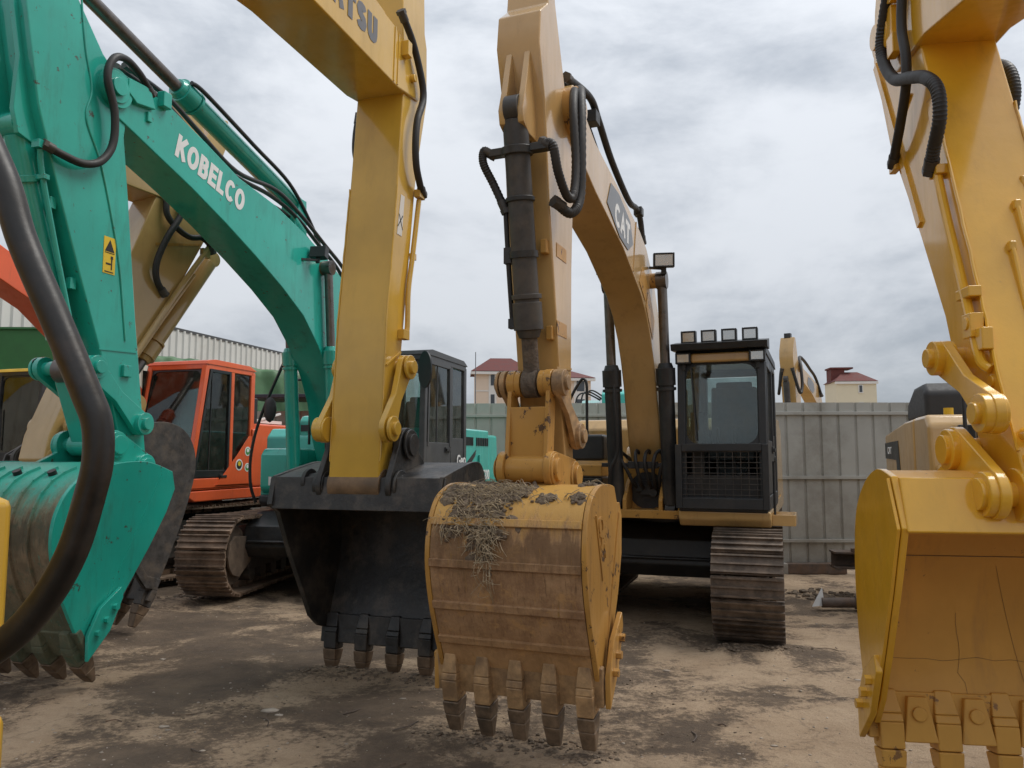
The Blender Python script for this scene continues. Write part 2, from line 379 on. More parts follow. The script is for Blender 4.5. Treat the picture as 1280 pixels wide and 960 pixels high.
GLYPH = {
 'K': (0.78, [[(0, 0), (0, 1)], [(0.72, 1), (0.06, 0.42)], [(0.26, 0.60), (0.76, 0)]]),
 'O': (0.95, [[(0.475 + 0.475 * math.cos(a), 0.5 + 0.5 * math.sin(a)) for a in [2 * math.pi * i / 28 for i in range(29)]]]),
 'B': (0.74, [[(0.44, 0.53), (0, 0.53), (0, 1), (0.42, 1), (0.60, 0.94), (0.66, 0.77), (0.60, 0.60), (0.44, 0.53)], [(0, 0.53), (0, 0), (0.48, 0), (0.67, 0.07), (0.74, 0.26), (0.67, 0.45), (0.44, 0.53)]]),
 'E': (0.62, [[(0.62, 1), (0, 1), (0, 0), (0.62, 0)], [(0, 0.51), (0.55, 0.51)]]),
 'L': (0.56, [[(0, 1), (0, 0), (0.56, 0)]]),
 'C': (0.86, [[(0.475 + 0.475 * math.cos(a), 0.5 + 0.5 * math.sin(a)) for a in [R(42) + R(276) * i / 22 for i in range(23)]]]),
 'M': (0.92, [[(0, 0), (0, 1)], [(0.05, 1), (0.46, 0.22), (0.87, 1)], [(0.92, 1), (0.92, 0)]]),
 'A': (0.84, [[(0, 0), (0.42, 1), (0.84, 0)], [(0.18, 0.30), (0.66, 0.30)]]),
 'T': (0.78, [[(0, 1), (0.78, 1)], [(0.39, 1), (0.39, 0)]]),
 'S': (0.74, [[(0.70, 0.84), (0.58, 0.97), (0.37, 1.0), (0.14, 0.95), (0.03, 0.78), (0.12, 0.60), (0.37, 0.51), (0.62, 0.42), (0.72, 0.24), (0.62, 0.06), (0.37, 0.0), (0.13, 0.04), (0.02, 0.18)]]),
 'U': (0.76, [[(0, 1), (0, 0.32), (0.08, 0.10), (0.24, 0.01), (0.38, 0), (0.52, 0.01), (0.68, 0.10), (0.76, 0.32), (0.76, 1)]]),
}
def block_text(body, parent, org, xdir, nrm, h, mat, weight=0.2, sx=1.0, gap=0.15):
    """heavy block lettering laid as ribbons a few mm proud of a panel, one part per letter row"""
    x = V(xdir).normalized(); n = V(nrm).normalized(); y = n.cross(x).normalized(); x = y.cross(n)
    m = MB(); pen = 0.0; lift = 0
    for ch in body:
        wd, lines = GLYPH[ch]; k = 1 - weight
        for ln in lines:
            P = [V((pen + weight / 2 + px * sx, weight / 2 + py * k)) for px, py in ln]; closed = (P[0] - P[-1]).length < 1e-4
            L_, R_ = [], []
            for i, p in enumerate(P):
                a = P[i - 1] if i else (P[-2] if closed else None); c = P[i + 1] if i < len(P) - 1 else (P[1] if closed else None)
                d0 = (p - a).normalized() if a is not None else None; d1 = (c - p).normalized() if c is not None else None
                d0 = d1 if d0 is None else d0; d1 = d0 if d1 is None else d1
                t = (d0 + d1).normalized(); nn = V((-t.y, t.x)); ca = max(0.55, nn.dot(V((-d0.y, d0.x))))
                ext = V((0, 0))
                if not closed and i == 0 and len(P) < 12: ext = -d1 * weight * 0.5
                if not closed and i == len(P) - 1 and len(P) < 12: ext = d0 * weight * 0.5
                L_.append(p + ext + nn * weight / 2 / ca); R_.append(p + ext - nn * weight / 2 / ca)
            lift += 1; off = n * (0.0004 * (lift % 4))
            vl = [m.bm.verts.new(V(org) + (x * q.x + y * q.y) * h + off) for q in L_]; vr = [m.bm.verts.new(V(org) + (x * q.x + y * q.y) * h + off) for q in R_]
            for i in range(len(P) - 1): m.bm.faces.new((vl[i], vl[i + 1], vr[i + 1], vr[i]))
        pen += wd * sx + weight + gap
    return m.build('lettering', mat, parent)

def machine(loc, psi, near, label, group='excavators parked in the yard'):
    """root at the swing centre on the ground; local +x points along the boom, +y to the machine's left"""
    rz = R(90 - psi) if near else R(-90 - psi)
    o = empty('excavator', (loc[0], loc[1], 0), rz)
    return tag(o, label, 'excavator', group)

# ------------------------------------------------------------------ excavator parts
def hyd_cylinder(root, name, a, b, r, rod_r, split, t, mat, rodmat='chrome', gland=1.2, eye=0.09, eyew=0.10):
    """barrel from pin a towards b, rod the rest; (x, z) pins, t = lateral offset"""
    a3, b3 = V((a[0], t, a[1])), V((b[0], t, b[1])); d = (b3 - a3); u = d.normalized(); L = d.length
    m = MB(); s = a3 + u * L * split
    m.cyl(a3 + u * eye * 0.7, s, r).cyl(a3 - V((0, eyew / 2, 0)), a3 + V((0, eyew / 2, 0)), eye)
    m.cyl(s - u * 0.17, s, r * gland).cyl(s, s + u * 0.05, r * 1.02, r * 0.8)
    m.ring(s - u * 0.22, s - u * 0.19, r * gland * 1.02, r * 0.9)
    o = m.build(name, mat, root, 0.004)
    k = MB().cyl(s, b3 - u * eye * 0.7, rod_r).cyl(b3 - V((0, eyew / 2, 0)), b3 + V((0, eyew / 2, 0)), eye).build('rod', rodmat, o)
    return o

def track(root, t, xr, xf, h, w, mat, framemat='frame', guard=True, mud=True):
    """crawler belt with grousered shoes round a frame; xr/xf the wheel centres, h its height"""
    rad = h / 2 - 0.04; zc = h / 2
    per = 2 * (xf - xr) + 2 * math.pi * rad
    n = int(per / 0.19); m = MB()
    for i in range(n):
        s = i / n * per; L = xf - xr
        if s < L: p = V((xr + s, 0, zc - rad)); a = math.pi
        elif s < L + math.pi * rad:
            q = (s - L) / rad; p = V((xf + rad * math.sin(q), 0, zc - rad * math.cos(q))); a = math.pi - q
        elif s < 2 * L + math.pi * rad:
            q = s - L - math.pi * rad; sag = -0.035 * math.sin(math.pi * q / L); p = V((xf - q, 0, zc + rad + sag)); a = 0
        else:
            q = (s - 2 * L - math.pi * rad) / rad; p = V((xr - rad * math.sin(q), 0, zc + rad * math.cos(q))); a = -q
        rot = Matrix.Rotation(a, 3, 'Y'); nv = rot @ V((0, 0, 1)); tv = rot @ V((1, 0, 0)); p.y = t
        m.box(p, (0.182, w, 0.022), rot)
        for k, hh in ((-0.075, 0.030), (0.0, 0.024), (0.075, 0.030)):
            m.box(p + nv * 0.022 + tv * k, (0.016, w, hh), rot)
        m.box(p - nv * 0.045, (0.15, 0.17, 0.07), rot)
    o = m.build('track', mat, root, 0.0, 30)
    f = MB()
    y0, y1 = t - w * 0.34, t + w * 0.34
    f.prism([(xr + 0.1, zc - 0.22), (xf - 0.35, zc - 0.22), (xf - 0.3, zc + 0.16), (xf - 0.9, zc + 0.27), (xr + 0.3, zc + 0.27), (xr + 0.1, zc + 0.15)], y0, y1)
    f.prism([(xr + 0.5, zc + 0.0), (xf - 0.5, zc + 0.0), (xf - 0.5, zc + 0.06), (xr + 0.5, zc + 0.06)], y0 - 0.04, y1 + 0.04)
    f.build('track_frame', framemat, o, 0.012)
    idl = MB().cyl((xf, y0 + 0.03, zc), (xf, y1 - 0.03, zc), rad - 0.09, seg=32).build('idler', 'mudsteel', o, 0.01)
    side = y1 + 0.012
    g = MB()
    for sg in (y0 - 0.03, y1):
        g.prism([(xf + 0.19, zc - 0.13), (xf + 0.24, zc), (xf + 0.19, zc + 0.15), (xf + 0.08, zc + 0.23), (xf - 0.30, zc + 0.20), (xf - 0.36, zc - 0.1), (xf - 0.05, zc - 0.26), (xf + 0.1, zc - 0.22)], sg, sg + 0.03)
    build_each(g, 'idler_guard', 'mudsteel', o, 0.006)
    sp = MB().cyl((xr, y0 + 0.02, zc), (xr, y1 - 0.02, zc), rad - 0.1, seg=24).cyl((xr, y0 - 0.03, zc), (xr, y1 + 0.03, zc), 0.2).build('sprocket', framemat, o)
    ro = MB()
    for k in range(7):
        x = xr + 0.45 + (xf - xr - 0.9) * k / 6
        ro.cyl((x, y0, zc - 0.27), (x, y1, zc - 0.27), 0.09, seg=14)
    build_each(ro, 'roller', framemat, o)
    return o

def undercarriage(root, mat, gauge=1.12, xr=-1.55, xf=1.6, h=0.97, w=0.58, turn=0.0, framemat='frame', left=True, right=True):
    par = root
    objs = []
    m = MB().prism([(-0.9, 0.42), (0.9, 0.42), (1.0, 0.55), (0.95, 0.80), (0.6, 0.95), (-0.6, 0.95), (-0.95, 0.80)], -gauge + 0.2, gauge - 0.2)
    m.cyl((0, 0, 0.93), (0, 0, 1.08), 0.62, seg=32)
    m.prism([(0.9, 0.60), (1.02, 0.60), (1.02, 0.63), (0.9, 0.64)], -gauge + 0.25, gauge - 0.25)
    objs.append(m.build('car_body', 'black', root, 0.02))
    if left: objs.append(track(root, gauge, xr, xf, h, w, mat, framemat))
    if right: objs.append(track(root, -gauge, xr, xf, h, w, mat, framemat))
    for o in objs: o.rotation_euler.z = turn
    return objs

def interp(path, t):
    L = [0]
    for a, b in zip(path, path[1:]): L.append(L[-1] + math.hypot(b[0] - a[0], b[1] - a[1]))
    d = t * L[-1]
    for i in range(len(path) - 1):
        if d <= L[i + 1] or i == len(path) - 2:
            k = (d - L[i]) / (L[i + 1] - L[i]); a, b = path[i], path[i + 1]
            return (a[0] + (b[0] - a[0]) * k, a[1] + (b[1] - a[1]) * k), ((b[0] - a[0]), (b[1] - a[1]))

def smooth_path(pts, sub=5):
    P = [V((p[0], p[1], 0)) for p in pts]; Q = []
    for i in range(len(P) - 1):
        p0 = P[max(0, i - 1)]; p1 = P[i]; p2 = P[i + 1]; p3 = P[min(len(P) - 1, i + 2)]
        for k in range(sub):
            t = k / sub
            q = 0.5 * ((2 * p1) + (p2 - p0) * t + (2 * p0 - 5 * p1 + 4 * p2 - p3) * t * t + (3 * p1 - p0 - 3 * p2 + p3) * t ** 3)
            Q.append((q.x, q.y))
    Q.append(tuple(pts[-1])); return Q

def bucket(root, shell, mouth, wt, wb, ear, mats, nteeth=5, tip=None, strips=0, ribs=0, cut_side=(1, -1), pinr=0.11, notch=True, tooth_len=0.36, tooth_w=0.105, shroud=False, ear_t=0.28, plate_over=0.0, weld=None, pin_ext=0.05, ear_foot=0.35, ear_boss=0.055):
    """shell: outer (x, z) curve from the top lip over the back down to the cutting edge; mouth: the free edge of the side plate from edge back to lip.
    wt / wb half widths at the top and at the cutting edge"""
    zt = max(p[1] for p in shell); zb = min(p[1] for p in shell)
    S = smooth_path(shell)
    def W(z): return wb + (wt - wb) * max(0, min(1, (z - zb) / (zt - zb)))
    # shell sheet with thickness
    m = MB(); th = 0.03
    nrm = []
    for i, p in enumerate(S):
        a, b = S[max(0, i - 1)], S[min(len(S) - 1, i + 1)]
        d = V((b[0] - a[0], b[1] - a[1], 0)).normalized(); nrm.append((-d.y, d.x))
    rows = []
    ny = 6
    for i, p in enumerate(S):
        row = []
        for side in (0, 1):
            q = (p[0] - nrm[i][0] * th * side * IN, p[1] - nrm[i][1] * th * side * IN)
            row.append([m.bm.verts.new((q[0], W(p[1]) * (2 * k / ny - 1), q[1])) for k in range(ny + 1)])
        rows.append(row)
    for A, B in zip(rows, rows[1:]):
        for k in range(ny):
            m.bm.faces.new((A[0][k], A[0][k + 1], B[0][k + 1], B[0][k])); m.bm.faces.new((A[1][k], A[1][k + 1], B[1][k + 1], B[1][k]))
        for k in (0, ny): m.bm.faces.new((A[0][k], B[0][k], B[1][k], A[1][k]))
    for E_ in (rows[0], rows[-1]):
        for k in range(ny): m.bm.faces.new((E_[0][k], E_[0][k + 1], E_[1][k + 1], E_[1][k]))
    o = m.build('bucket', mats['shell'], root, 0, 40)
    # side plates
    poly = S + mouth
    for sg in (1, -1):
        sp = MB()
        n = len(poly); lay = []
        cx = sum(p[0] for p in poly) / n; cz = sum(p[1] for p in poly) / n
        for off in (0.004 + plate_over, 0.034 + plate_over):
            lay.append([sp.bm.verts.new((cx + (x - cx) * 1.015, sg * (W(z) + off), cz + (z - cz) * 1.015)) for x, z in poly])
        sp.bm.faces.new(lay[0]); sp.bm.faces.new(lay[1][::-1])
        for i in range(n):
            j = (i + 1) % n; sp.bm.faces.new((lay[0][j], lay[0][i], lay[1][i], lay[1][j]))
        # doubler band along the mouth edge
        sp.build('side_plate', mats['side'], o, 0.005)
        if weld:
            (ax_, az_), (bx_, bz_) = weld
            MB().bar((ax_, sg * (W(az_) + 0.035 + plate_over), az_), (bx_, sg * (W(bz_) + 0.035 + plate_over), bz_), 0.016, 0.012, up=(0, 1, 0)).build('weld_bead', mats['side'], o)
            continue
        db = MB()
        M_ = [shell[-1]] + mouth + [shell[0]]
        ins = []
        for i, p in enumerate(M_):
            d = V((cx - p[0], cz - p[1])).normalized() * 0.11; ins.append((p[0] + d.x, p[1] + d.y))
        band = M_ + ins[::-1]
        A = [db.bm.verts.new((x, sg * (W(z) + 0.036 + plate_over), z)) for x, z in band]; B = [db.bm.verts.new((x, sg * (W(z) + 0.052 + plate_over), z)) for x, z in band]
        db.bm.faces.new(A); db.bm.faces.new(B[::-1])
        for i in range(len(band)):
            j = (i + 1) % len(band); db.bm.faces.new((A[j], A[i], B[i], B[j]))
        db.build('edge_band', mats['side'], o, 0.004)
    # front torque plate under the lip
    # cutting edge and teeth
    e = V((S[-1][0], 0, S[-1][1])); f = V((S[-4][0], 0, S[-4][1])); dirn = (e - f).normalized()
    if tip: dirn = (V((tip[0], 0, tip[1])) - e).normalized()
    inw = V((-dirn.z, 0, dirn.x)); 
    if inw.x > 0: inw = -inw
    lipm = MB(); q = e + dirn * 0.12
    A = e - dirn * 0.10
    for (a0, b0) in ((A, q),):
        c = (a0 + b0) / 2 + inw * 0.012
        rot = Matrix((dirn, V((0, 1, 0)), dirn.cross(V((0, 1, 0))))).transposed()
        lipm.box(c, ((b0 - a0).length, 2 * wb + 0.10, 0.052), rot)
    lipm.build('cutting_edge', mats['edge'], o, 0.008)
    for k in range(nteeth):
        y = (2 * k / (nteeth - 1) - 1) * (wb - tooth_w * 0.45)
        ad = MB(); tw = tooth_w
        def wedge(mm, p0, p1, w0, w1, h0, h1):
            side = V((0, 1, 0)); vs = []
            for P, w_, h_ in ((p0, w0, h0), (p1, w1, h1)):
                vs.append([mm.bm.verts.new(P + side * (w_ / 2 * a) + inw * (h_ / 2 * b)) for a, b in ((-1, -1), (1, -1), (1, 1), (-1, 1))])
            mm.bm.faces.new(vs[0]); mm.bm.faces.new(vs[1][::-1])
            for i in range(4):
                j = (i + 1) % 4; mm.bm.faces.new((vs[0][j], vs[0][i], vs[1][i], vs[1][j]))
        c = e + V((0, y, 0)); jit = random.uniform(-0.01, 0.01)
        wedge(ad, c - dirn * 0.11, c + dirn * 0.0, tw * 0.70, tw * 0.98, 0.075, 0.125)
        wedge(ad, c + dirn * 0.0, c + dirn * 0.04, tw * 0.98, tw * 1.0, 0.125, 0.145)
        wedge(ad, c + dirn * 0.04, c + dirn * 0.165, tw * 1.0, tw * 0.97, 0.145, 0.125)
        ad.cyl(c + dirn * 0.12 + V((0, -tw * 0.56, 0)), c + dirn * 0.12 + V((0, tw * 0.56, 0)), 0.02, seg=10)
        ad.build('adapter', mats['adapter'], o, 0.008)
        tm = MB()
        wedge(tm, c + dirn * 0.168, c + dirn * 0.25, tw * 1.02, tw * 0.96, 0.135, 0.10)
        wedge(tm, c + dirn * 0.25, c + dirn * (tooth_len + jit), tw * 0.96, tw * 0.80, 0.10, 0.032)
        tm.build('tooth', mats['tooth'], o, 0.008)
        if shroud and k < nteeth - 1:
            y2 = y + (wb - tooth_w * 0.45) / (nteeth - 1)
            sm = MB(); c2 = e + V((0, y2, 0))
            wedge(sm, c2 - dirn * 0.08 + inw * 0.045, c2 + dirn * 0.13 + inw * 0.03, tw * 0.8, tw * 1.35, 0.05, 0.085)
            sm.cyl(c2 + inw * 0.05, c2 + inw * 0.088, 0.035, seg=16)
            sm.build('lip_shroud', mats['adapter'], o, 0.008)
    # side cutters with bolts
    for sg in cut_side:
        p = e; mo = V((mouth[2][0], 0, mouth[2][1])); mdir = (mo - e).normalized()
        nb = inw
        y = sg * (wb + 0.055 + plate_over); c0 = e + mdir * 0.02 + nb * 0.0
        out = V((-mdir.z, 0, mdir.x)); out = out if out.x < 0 else -out
        sc = MB(); pts = [c0 + mdir * 0.44 - out * 0.03, c0 + mdir * 0.40 + out * 0.04, c0 + mdir * 0.16 + out * 0.115, c0 - mdir * 0.10 + out * 0.10, c0 + mdir * 0.02 - out * 0.03, c0 + mdir * 0.22 - out * 0.08]
        sc.slab([V((v_.x, y, v_.z)) for v_ in pts], (0, sg, 0), 0.032)
        so = sc.build('side_cutter', mats['side'], o, 0.006)
        bo = MB()
        for kk in (0.08, 0.19, 0.30):
            b0 = c0 + mdir * kk + out * 0.02; bo.cyl((b0.x, y + sg * 0.03, b0.z), (b0.x, y + sg * 0.062, b0.z), 0.024, seg=6)
        build_each(bo, 'bolt', mats['bolt'], o)
    # ears carrying the two pins
    (ax, az), (bx, bz) = ear
    up = MB()
    base = [p for p in S if p[1] > zt - 0.16]
    for sg in (1, -1):
        y = sg * ear_t
        pts = []
        for (px, pz), a0, a1 in (((ax, az), 120, 300), ((bx, bz), -20, 130)):
            pass
        d = V((bx - ax, bz - az)).normalized(); nn = V((-d.y, d.x)) 
        r = pinr * 1.25
        poly2 = []
        for k in range(9):
            a = math.pi / 2 + math.pi * k / 8
            poly2.append((ax + r * (d.x * math.cos(a) + nn.x * math.sin(a)), az + r * (d.y * math.cos(a) + nn.y * math.sin(a))))
        x0, x1 = min(p[0] for p in base), max(p[0] for p in base)
        poly2 += [(ax + 0.05, zt - 0.10), (min(x1, bx + ear_foot), zt - 0.07), (min(x1, bx + ear_foot - 0.05), zt - 0.01)]
        for k in range(9):
            a = -math.pi / 3 + (math.pi / 2 + math.pi / 3) * k / 8
            poly2.append((bx + r * (d.x * math.cos(a) + nn.x * math.sin(a)), bz + r * (d.y * math.cos(a) + nn.y * math.sin(a))))
        up2 = MB().prism(poly2, y - 0.022, y + 0.022)
        for (px, pz) in ((ax, az), (bx, bz)):
            up2.cyl((px, y - 0.035 if sg < 0 else y - 0.03, pz), (px, y + sg * ear_boss, pz), pinr * 1.12, seg=28)
        up2.build('ear', mats['side'], o, 0.006)
    pm = MB()
    for (px, pz) in ((ax, az), (bx, bz)):
        pm.cyl((px, -ear_t - pin_ext, pz), (px, ear_t + pin_ext, pz), pinr * 0.62, seg=22).cyl((px, ear_t + pin_ext - 0.005, pz), (px, ear_t + pin_ext + 0.025, pz), pinr * 0.8, seg=22)
        pm.cyl((px, -ear_t - pin_ext - 0.025, pz), (px, -ear_t - pin_ext + 0.005, pz), pinr * 0.8, seg=22)
    pm.build('pin', mats['side'], o, 0.004)
    # wear strips on the back of the shell
    if strips:
        st = MB()
        for tt in strips:
            (px, pz), (dx, dz) = interp(S, tt); d = V((dx, 0, dz)).normalized(); nv = V((-d.z, 0, d.x)) * (1 if True else -1)
            if nv.x < 0: nv = -nv
            rot = Matrix((d, V((0, 1, 0)), nv)).transposed()
            if rot.determinant() < 0: rot = Matrix((d, V((0, -1, 0)), nv)).transposed()
            st.box(V((px, 0, pz)) + nv * 0.004, (0.045, 2 * W(pz) + 0.004, 0.028), rot)
        build_each(st, 'wear_strip', mats['shell'], o, 0.004)
    if ribs:
        for k in range(ribs):
            rb = MB(); y = (2 * (k + 0.5) / ribs - 1) * (wt - 0.1)
            pr = []
            for tt in [0.34 + 0.5 * i / 10 for i in range(11)]:
                (px, pz), (dx, dz) = interp(S, tt); d = V((dx, 0, dz)).normalized(); nv = V((-d.z, 0, d.x))
                if nv.x < 0: nv = -nv
                pr.append((V((px, 0, pz)), nv))
            for (p1, n1), (p2, n2) in zip(pr, pr[1:]):
                rb.bar(p1 + n1 * 0.003 + V((0, y, 0)), p2 + n2 * 0.003 + V((0, y, 0)), 0.035, 0.014, up=(0, 1, 0))
            rb.build('wear_rib', mats['shell'], o)
    return o
IN = 1.0

def boom(root, poly, t, mat, foot=None, tip=None, seams=()):
    o = MB().prism(poly, -t, t).build('boom', mat, root, 0.012, 25)
    b = MB()
    if foot: b.cyl((foot[0], -t - 0.09, foot[1]), (foot[0], t + 0.09, foot[1]), 0.15, seg=28)
    if tip: b.cyl((tip[0], -t - 0.05, tip[1]), (tip[0], t + 0.05, tip[1]), 0.13, seg=28).cyl((tip[0], -t - 0.08, tip[1]), (tip[0], t + 0.08, tip[1]), 0.075, seg=28)
    if foot or tip: build_each(b, 'pivot_boss', mat, o, 0.006)
    for (x0, z0, x1, z1) in seams:
        s = MB()
        for sg in (1, -1): s.bar((x0, sg * (t + 0.002), z0), (x1, sg * (t + 0.002), z1), 0.014, 0.010, up=(0, 1, 0))
        s.build('weld_bead', mat, o)
    return o

def lamp(parent, c, d, w=0.16, h=0.13, dep=0.09, up=(0, 0, 1)):
    """work lamp: black housing with lens, facing d"""
    d = V(d).normalized(); u = V(up); x = u.cross(d).normalized(); y = d.cross(x)
    rot = Matrix((x, y, d)).transposed()
    m = MB().box(V(c), (w, h, dep), rot)
    b = V(c) - y * (h * 0.5 + 0.03); m.box(b, (w * 0.25, 0.07, dep * 0.3), rot)
    rim = V(c) + d * (dep / 2 + 0.006)
    for s_ in (1, -1):
        m.box(rim + x * s_ * (w / 2 - 0.009), (0.018, h, 0.022), rot); m.box(rim + y * s_ * (h / 2 - 0.009), (w - 0.036, 0.018, 0.022), rot)
    o = m.build('lamp', 'cabblack', parent, 0.006)
    return o, (V(c) + d * (dep / 2 + 0.004), rot, (w - 0.03, h - 0.03, 0.006))

def lamp_full(parent, c, d, **k):
    o, (p, rot, s) = lamp(parent, c, d, **k)
    l = MB().box(p, s, rot).build('lens', 'lens', parent, 0.0)
    return o

def cab(root, xf, xr, t0, t1, z0, z1, mat, panel, trim=None, rake=0.10, guard=False, roofmat=None, gl='glass', sill=0.55, kick=True, frontglass_low=True, door_mat=None):
    """operator's cab as pillars, panels, panes and a seat; front at xf, left side at t1"""
    o = MB()
    zr = z1 - 0.10; fx = lambda z: xf - rake * max(0, (z - z0 - 0.2)) / (zr - z0)
    pw = 0.075
    for t in (t0 + pw / 2, t1 - pw / 2):
        o.bar((fx(z0), t, z0), (fx(zr), t, zr), pw, pw * 1.1, up=(1, 0, 0))
        o.bar((xr, t, z0), (xr, t, zr), pw, pw * 1.3, up=(1, 0, 0))
        o.bar((xf, t, z0 + 0.05), (xr, t, z0 + 0.05), pw, 0.14)
        o.bar((fx(zr), t, zr), (xr, t, zr), pw, 0.10)
        xm = xr + (xf - xr) * 0.36
        o.bar((xm, t, z0), (xm, t, zr), pw * 0.9, pw * 1.0, up=(1, 0, 0))
    for z, h in ((z0 + 0.05, 0.14), (zr, 0.10)):
        o.bar((fx(z), t0, z), (fx(z), t1, z), pw * 0.9, h) if False else o.box((fx(z), (t0 + t1) / 2, z), (pw, t1 - t0 - 0.01, h))
        o.box((xr, (t0 + t1) / 2, z), (pw, t1 - t0 - 0.01, h))
    o.box(((xf + xr) / 2, (t0 + t1) / 2, z0 - 0.01), (xf - xr - 0.02, t1 - t0 - 0.02, 0.06))
    c = o.build('cab', mat, root, 0.012)
    # roof
    rp = [(fx(zr) + 0.05, zr + 0.02), (fx(zr) + 0.03, z1 - 0.03), (fx(zr) - 0.15, z1), (xr + 0.1, z1 - 0.01), (xr - 0.05, z1 - 0.07), (xr - 0.05, zr + 0.02)]
    MB().prism(rp, t0 - 0.012, t1 + 0.012).build('roof', roofmat or mat, c, 0.03)
    # lower panels
    zs = z0 + sill
    MB().box(((xf - 0.02), (t0 + t1) / 2, (z0 + 0.12 + zs) / 2), (0.03, t1 - t0 - 2 * pw, zs - z0 - 0.12)).build('front_panel', panel, c, 0.004) if kick else None
    xm = xr + (xf - xr) * 0.36
    q = MB().box(((xr + xm) / 2, t1 - 0.03, (z0 + 0.12 + zs + 0.12) / 2), (xm - xr - 0.05, 0.03, zs + 0.12 - z0 - 0.12))
    q.box(((xr + xf) / 2, t0 + 0.03, (z0 + 0.12 + zs) / 2), (xf - xr - 0.08, 0.03, zs - z0 - 0.12))
    q.box((xr + 0.0, (t0 + t1) / 2, (z0 + 0.12 + zs + 0.2) / 2), (0.03, t1 - t0 - 2 * pw, zs + 0.2 - z0 - 0.12)).build('side_panel', door_mat or mat, c, 0.004)
    # door
    dx0, dx1 = xm + 0.05, xf - 0.06
    d = MB()
    dz0, dz1 = z0 + 0.13, zr - 0.06
    d.box(((dx0 + dx1) / 2, t1 - 0.022, (dz0 + zs + 0.05) / 2), (dx1 - dx0, 0.035, zs + 0.05 - dz0))
    dfx = lambda z: dx1 - rake * max(0, (z - z0 - 0.2)) / (zr - z0)
    d.bar((dx0 + 0.025, t1 - 0.02, zs), (dx0 + 0.025, t1 - 0.02, dz1), 0.045, 0.05, up=(0, 1, 0)); d.bar((dfx(zs) - 0.025, t1 - 0.02, zs), (dfx(dz1) - 0.025, t1 - 0.02, dz1), 0.045, 0.05, up=(0, 1, 0))
    d.box(((dx0 + dfx(dz1)) / 2, t1 - 0.02, dz1), (dfx(dz1) - dx0, 0.04, 0.05))
    d.bar(((dx0 + dx1) / 2 + 0.05, t1 - 0.02, zs + 0.02), ((dx0 + dx1) / 2 + 0.03, t1 - 0.02, dz1), 0.02, 0.02, up=(0, 1, 0))
    d = d.build('door', door_mat or mat, c, 0.006)
    MB().box((dx0 + 0.13, t1 + 0.012, zs - 0.04), (0.13, 0.03, 0.035)).box((dx0 + 0.13, t1 + 0.002, zs - 0.04), (0.16, 0.015, 0.07)).build('door_handle', 'black', c, 0.004)
    # panes
    zw0, zw1 = zs + 0.0, zr - 0.06
    g = MB().slab([(fx(zw0) + 0.0, t0 + pw, zw0), (fx(zw0) + 0.0, t1 - pw, zw0), (fx(zw1) + 0.0, t1 - pw, zw1), (fx(zw1), t0 + pw, zw1)], (-1, 0, 0), 0.006).build('windscreen', gl, c)
    MB().slab([(dx0 + 0.04, t1 - 0.02, zs + 0.05), (dfx(zs) - 0.04, t1 - 0.02, zs + 0.05), (dfx(dz1) - 0.04, t1 - 0.02, dz1 - 0.02), (dx0 + 0.04, t1 - 0.02, dz1 - 0.02)], (0, -1, 0), 0.006).build('window', gl, c)
    MB().box(((xr + xm) / 2, t1 - 0.03, (zs + 0.12 + zw1) / 2), (xm - xr - 0.06, 0.006, zw1 - zs - 0.12)).build('window', gl, c)
    MB().box(((xr + xf) / 2 - 0.03, t0 + 0.03, (zs + zw1) / 2), (xf - xr - 0.2, 0.006, zw1 - zs)).build('window', gl, c)
    MB().box((xr, (t0 + t1) / 2, (zs + 0.2 + zw1) / 2), (0.006, t1 - t0 - 2 * pw, zw1 - zs - 0.2)).build('window', gl, c)
    wsl = MB(); hw, hh, rr = (t1 - t0) / 2 - pw - 0.004, (zw1 - zw0) / 2 - 0.012, 0.12; tmid, zmid = (t0 + t1) / 2, (zw0 + zw1) / 2
    outer, inner = [], []
    for qx, qz, a0 in ((1, 1, 0), (-1, 1, 90), (-1, -1, 180), (1, -1, 270)):
        for k in range(7):
            a = R(a0 + 15 * k); inner.append((tmid + qx * (hw - rr) + rr * math.cos(a), zmid + qz * (hh - rr) + rr * math.sin(a)))
            ox_, oz_ = qx * (hw + 0.04), qz * (hh + 0.04)
            f_ = math.cos(a), math.sin(a)
            outer.append((tmid + (ox_ if abs(f_[0]) > 0.3 or True else 0), zmid + oz_) if 0 < k < 6 else ((tmid + ox_, zmid + qz * (hh - rr)) if (k == 0) == (a0 in (0, 180)) else (tmid + qx * (hw - rr), zmid + oz_)))
    vo = [wsl.bm.verts.new((fx(z) + 0.012, y, z)) for y, z in outer]; vi = [wsl.bm.verts.new((fx(z) + 0.012, y, z)) for y, z in inner]
    vb = [wsl.bm.verts.new((fx(z) - 0.012, y, z)) for y, z in inner]
    for i in range(len(vo)):
        j = (i + 1) % len(vo)
        wsl.bm.faces.new((vo[i], vo[j], vi[j], vi[i])); wsl.bm.faces.new((vi[i], vi[j], vb[j], vb[i]))
    wsl.build('window_seal', mat if mat != 'orange' else 'cabblack', c, 0, 30)
    # seat
    sx = xr + 0.42; tm = (t0 + t1) / 2
    s = MB().box((sx + 0.12, tm, z0 + 0.52), (0.5, 0.46, 0.14)).box((sx + 0.1, tm, z0 + 0.25), (0.36, 0.3, 0.42))
    s.prism([(sx - 0.05, z0 + 0.5), (sx + 0.06, z0 + 0.5), (sx - 0.03, z0 + 1.25), (sx - 0.13, z0 + 1.25)], tm - 0.24, tm + 0.24)
    s.prism([(sx - 0.14, z0 + 1.2), (sx - 0.03, z0 + 1.2), (sx - 0.05, z0 + 1.31), (sx - 0.12, z0 + 1.31)], tm - 0.19, tm + 0.19)
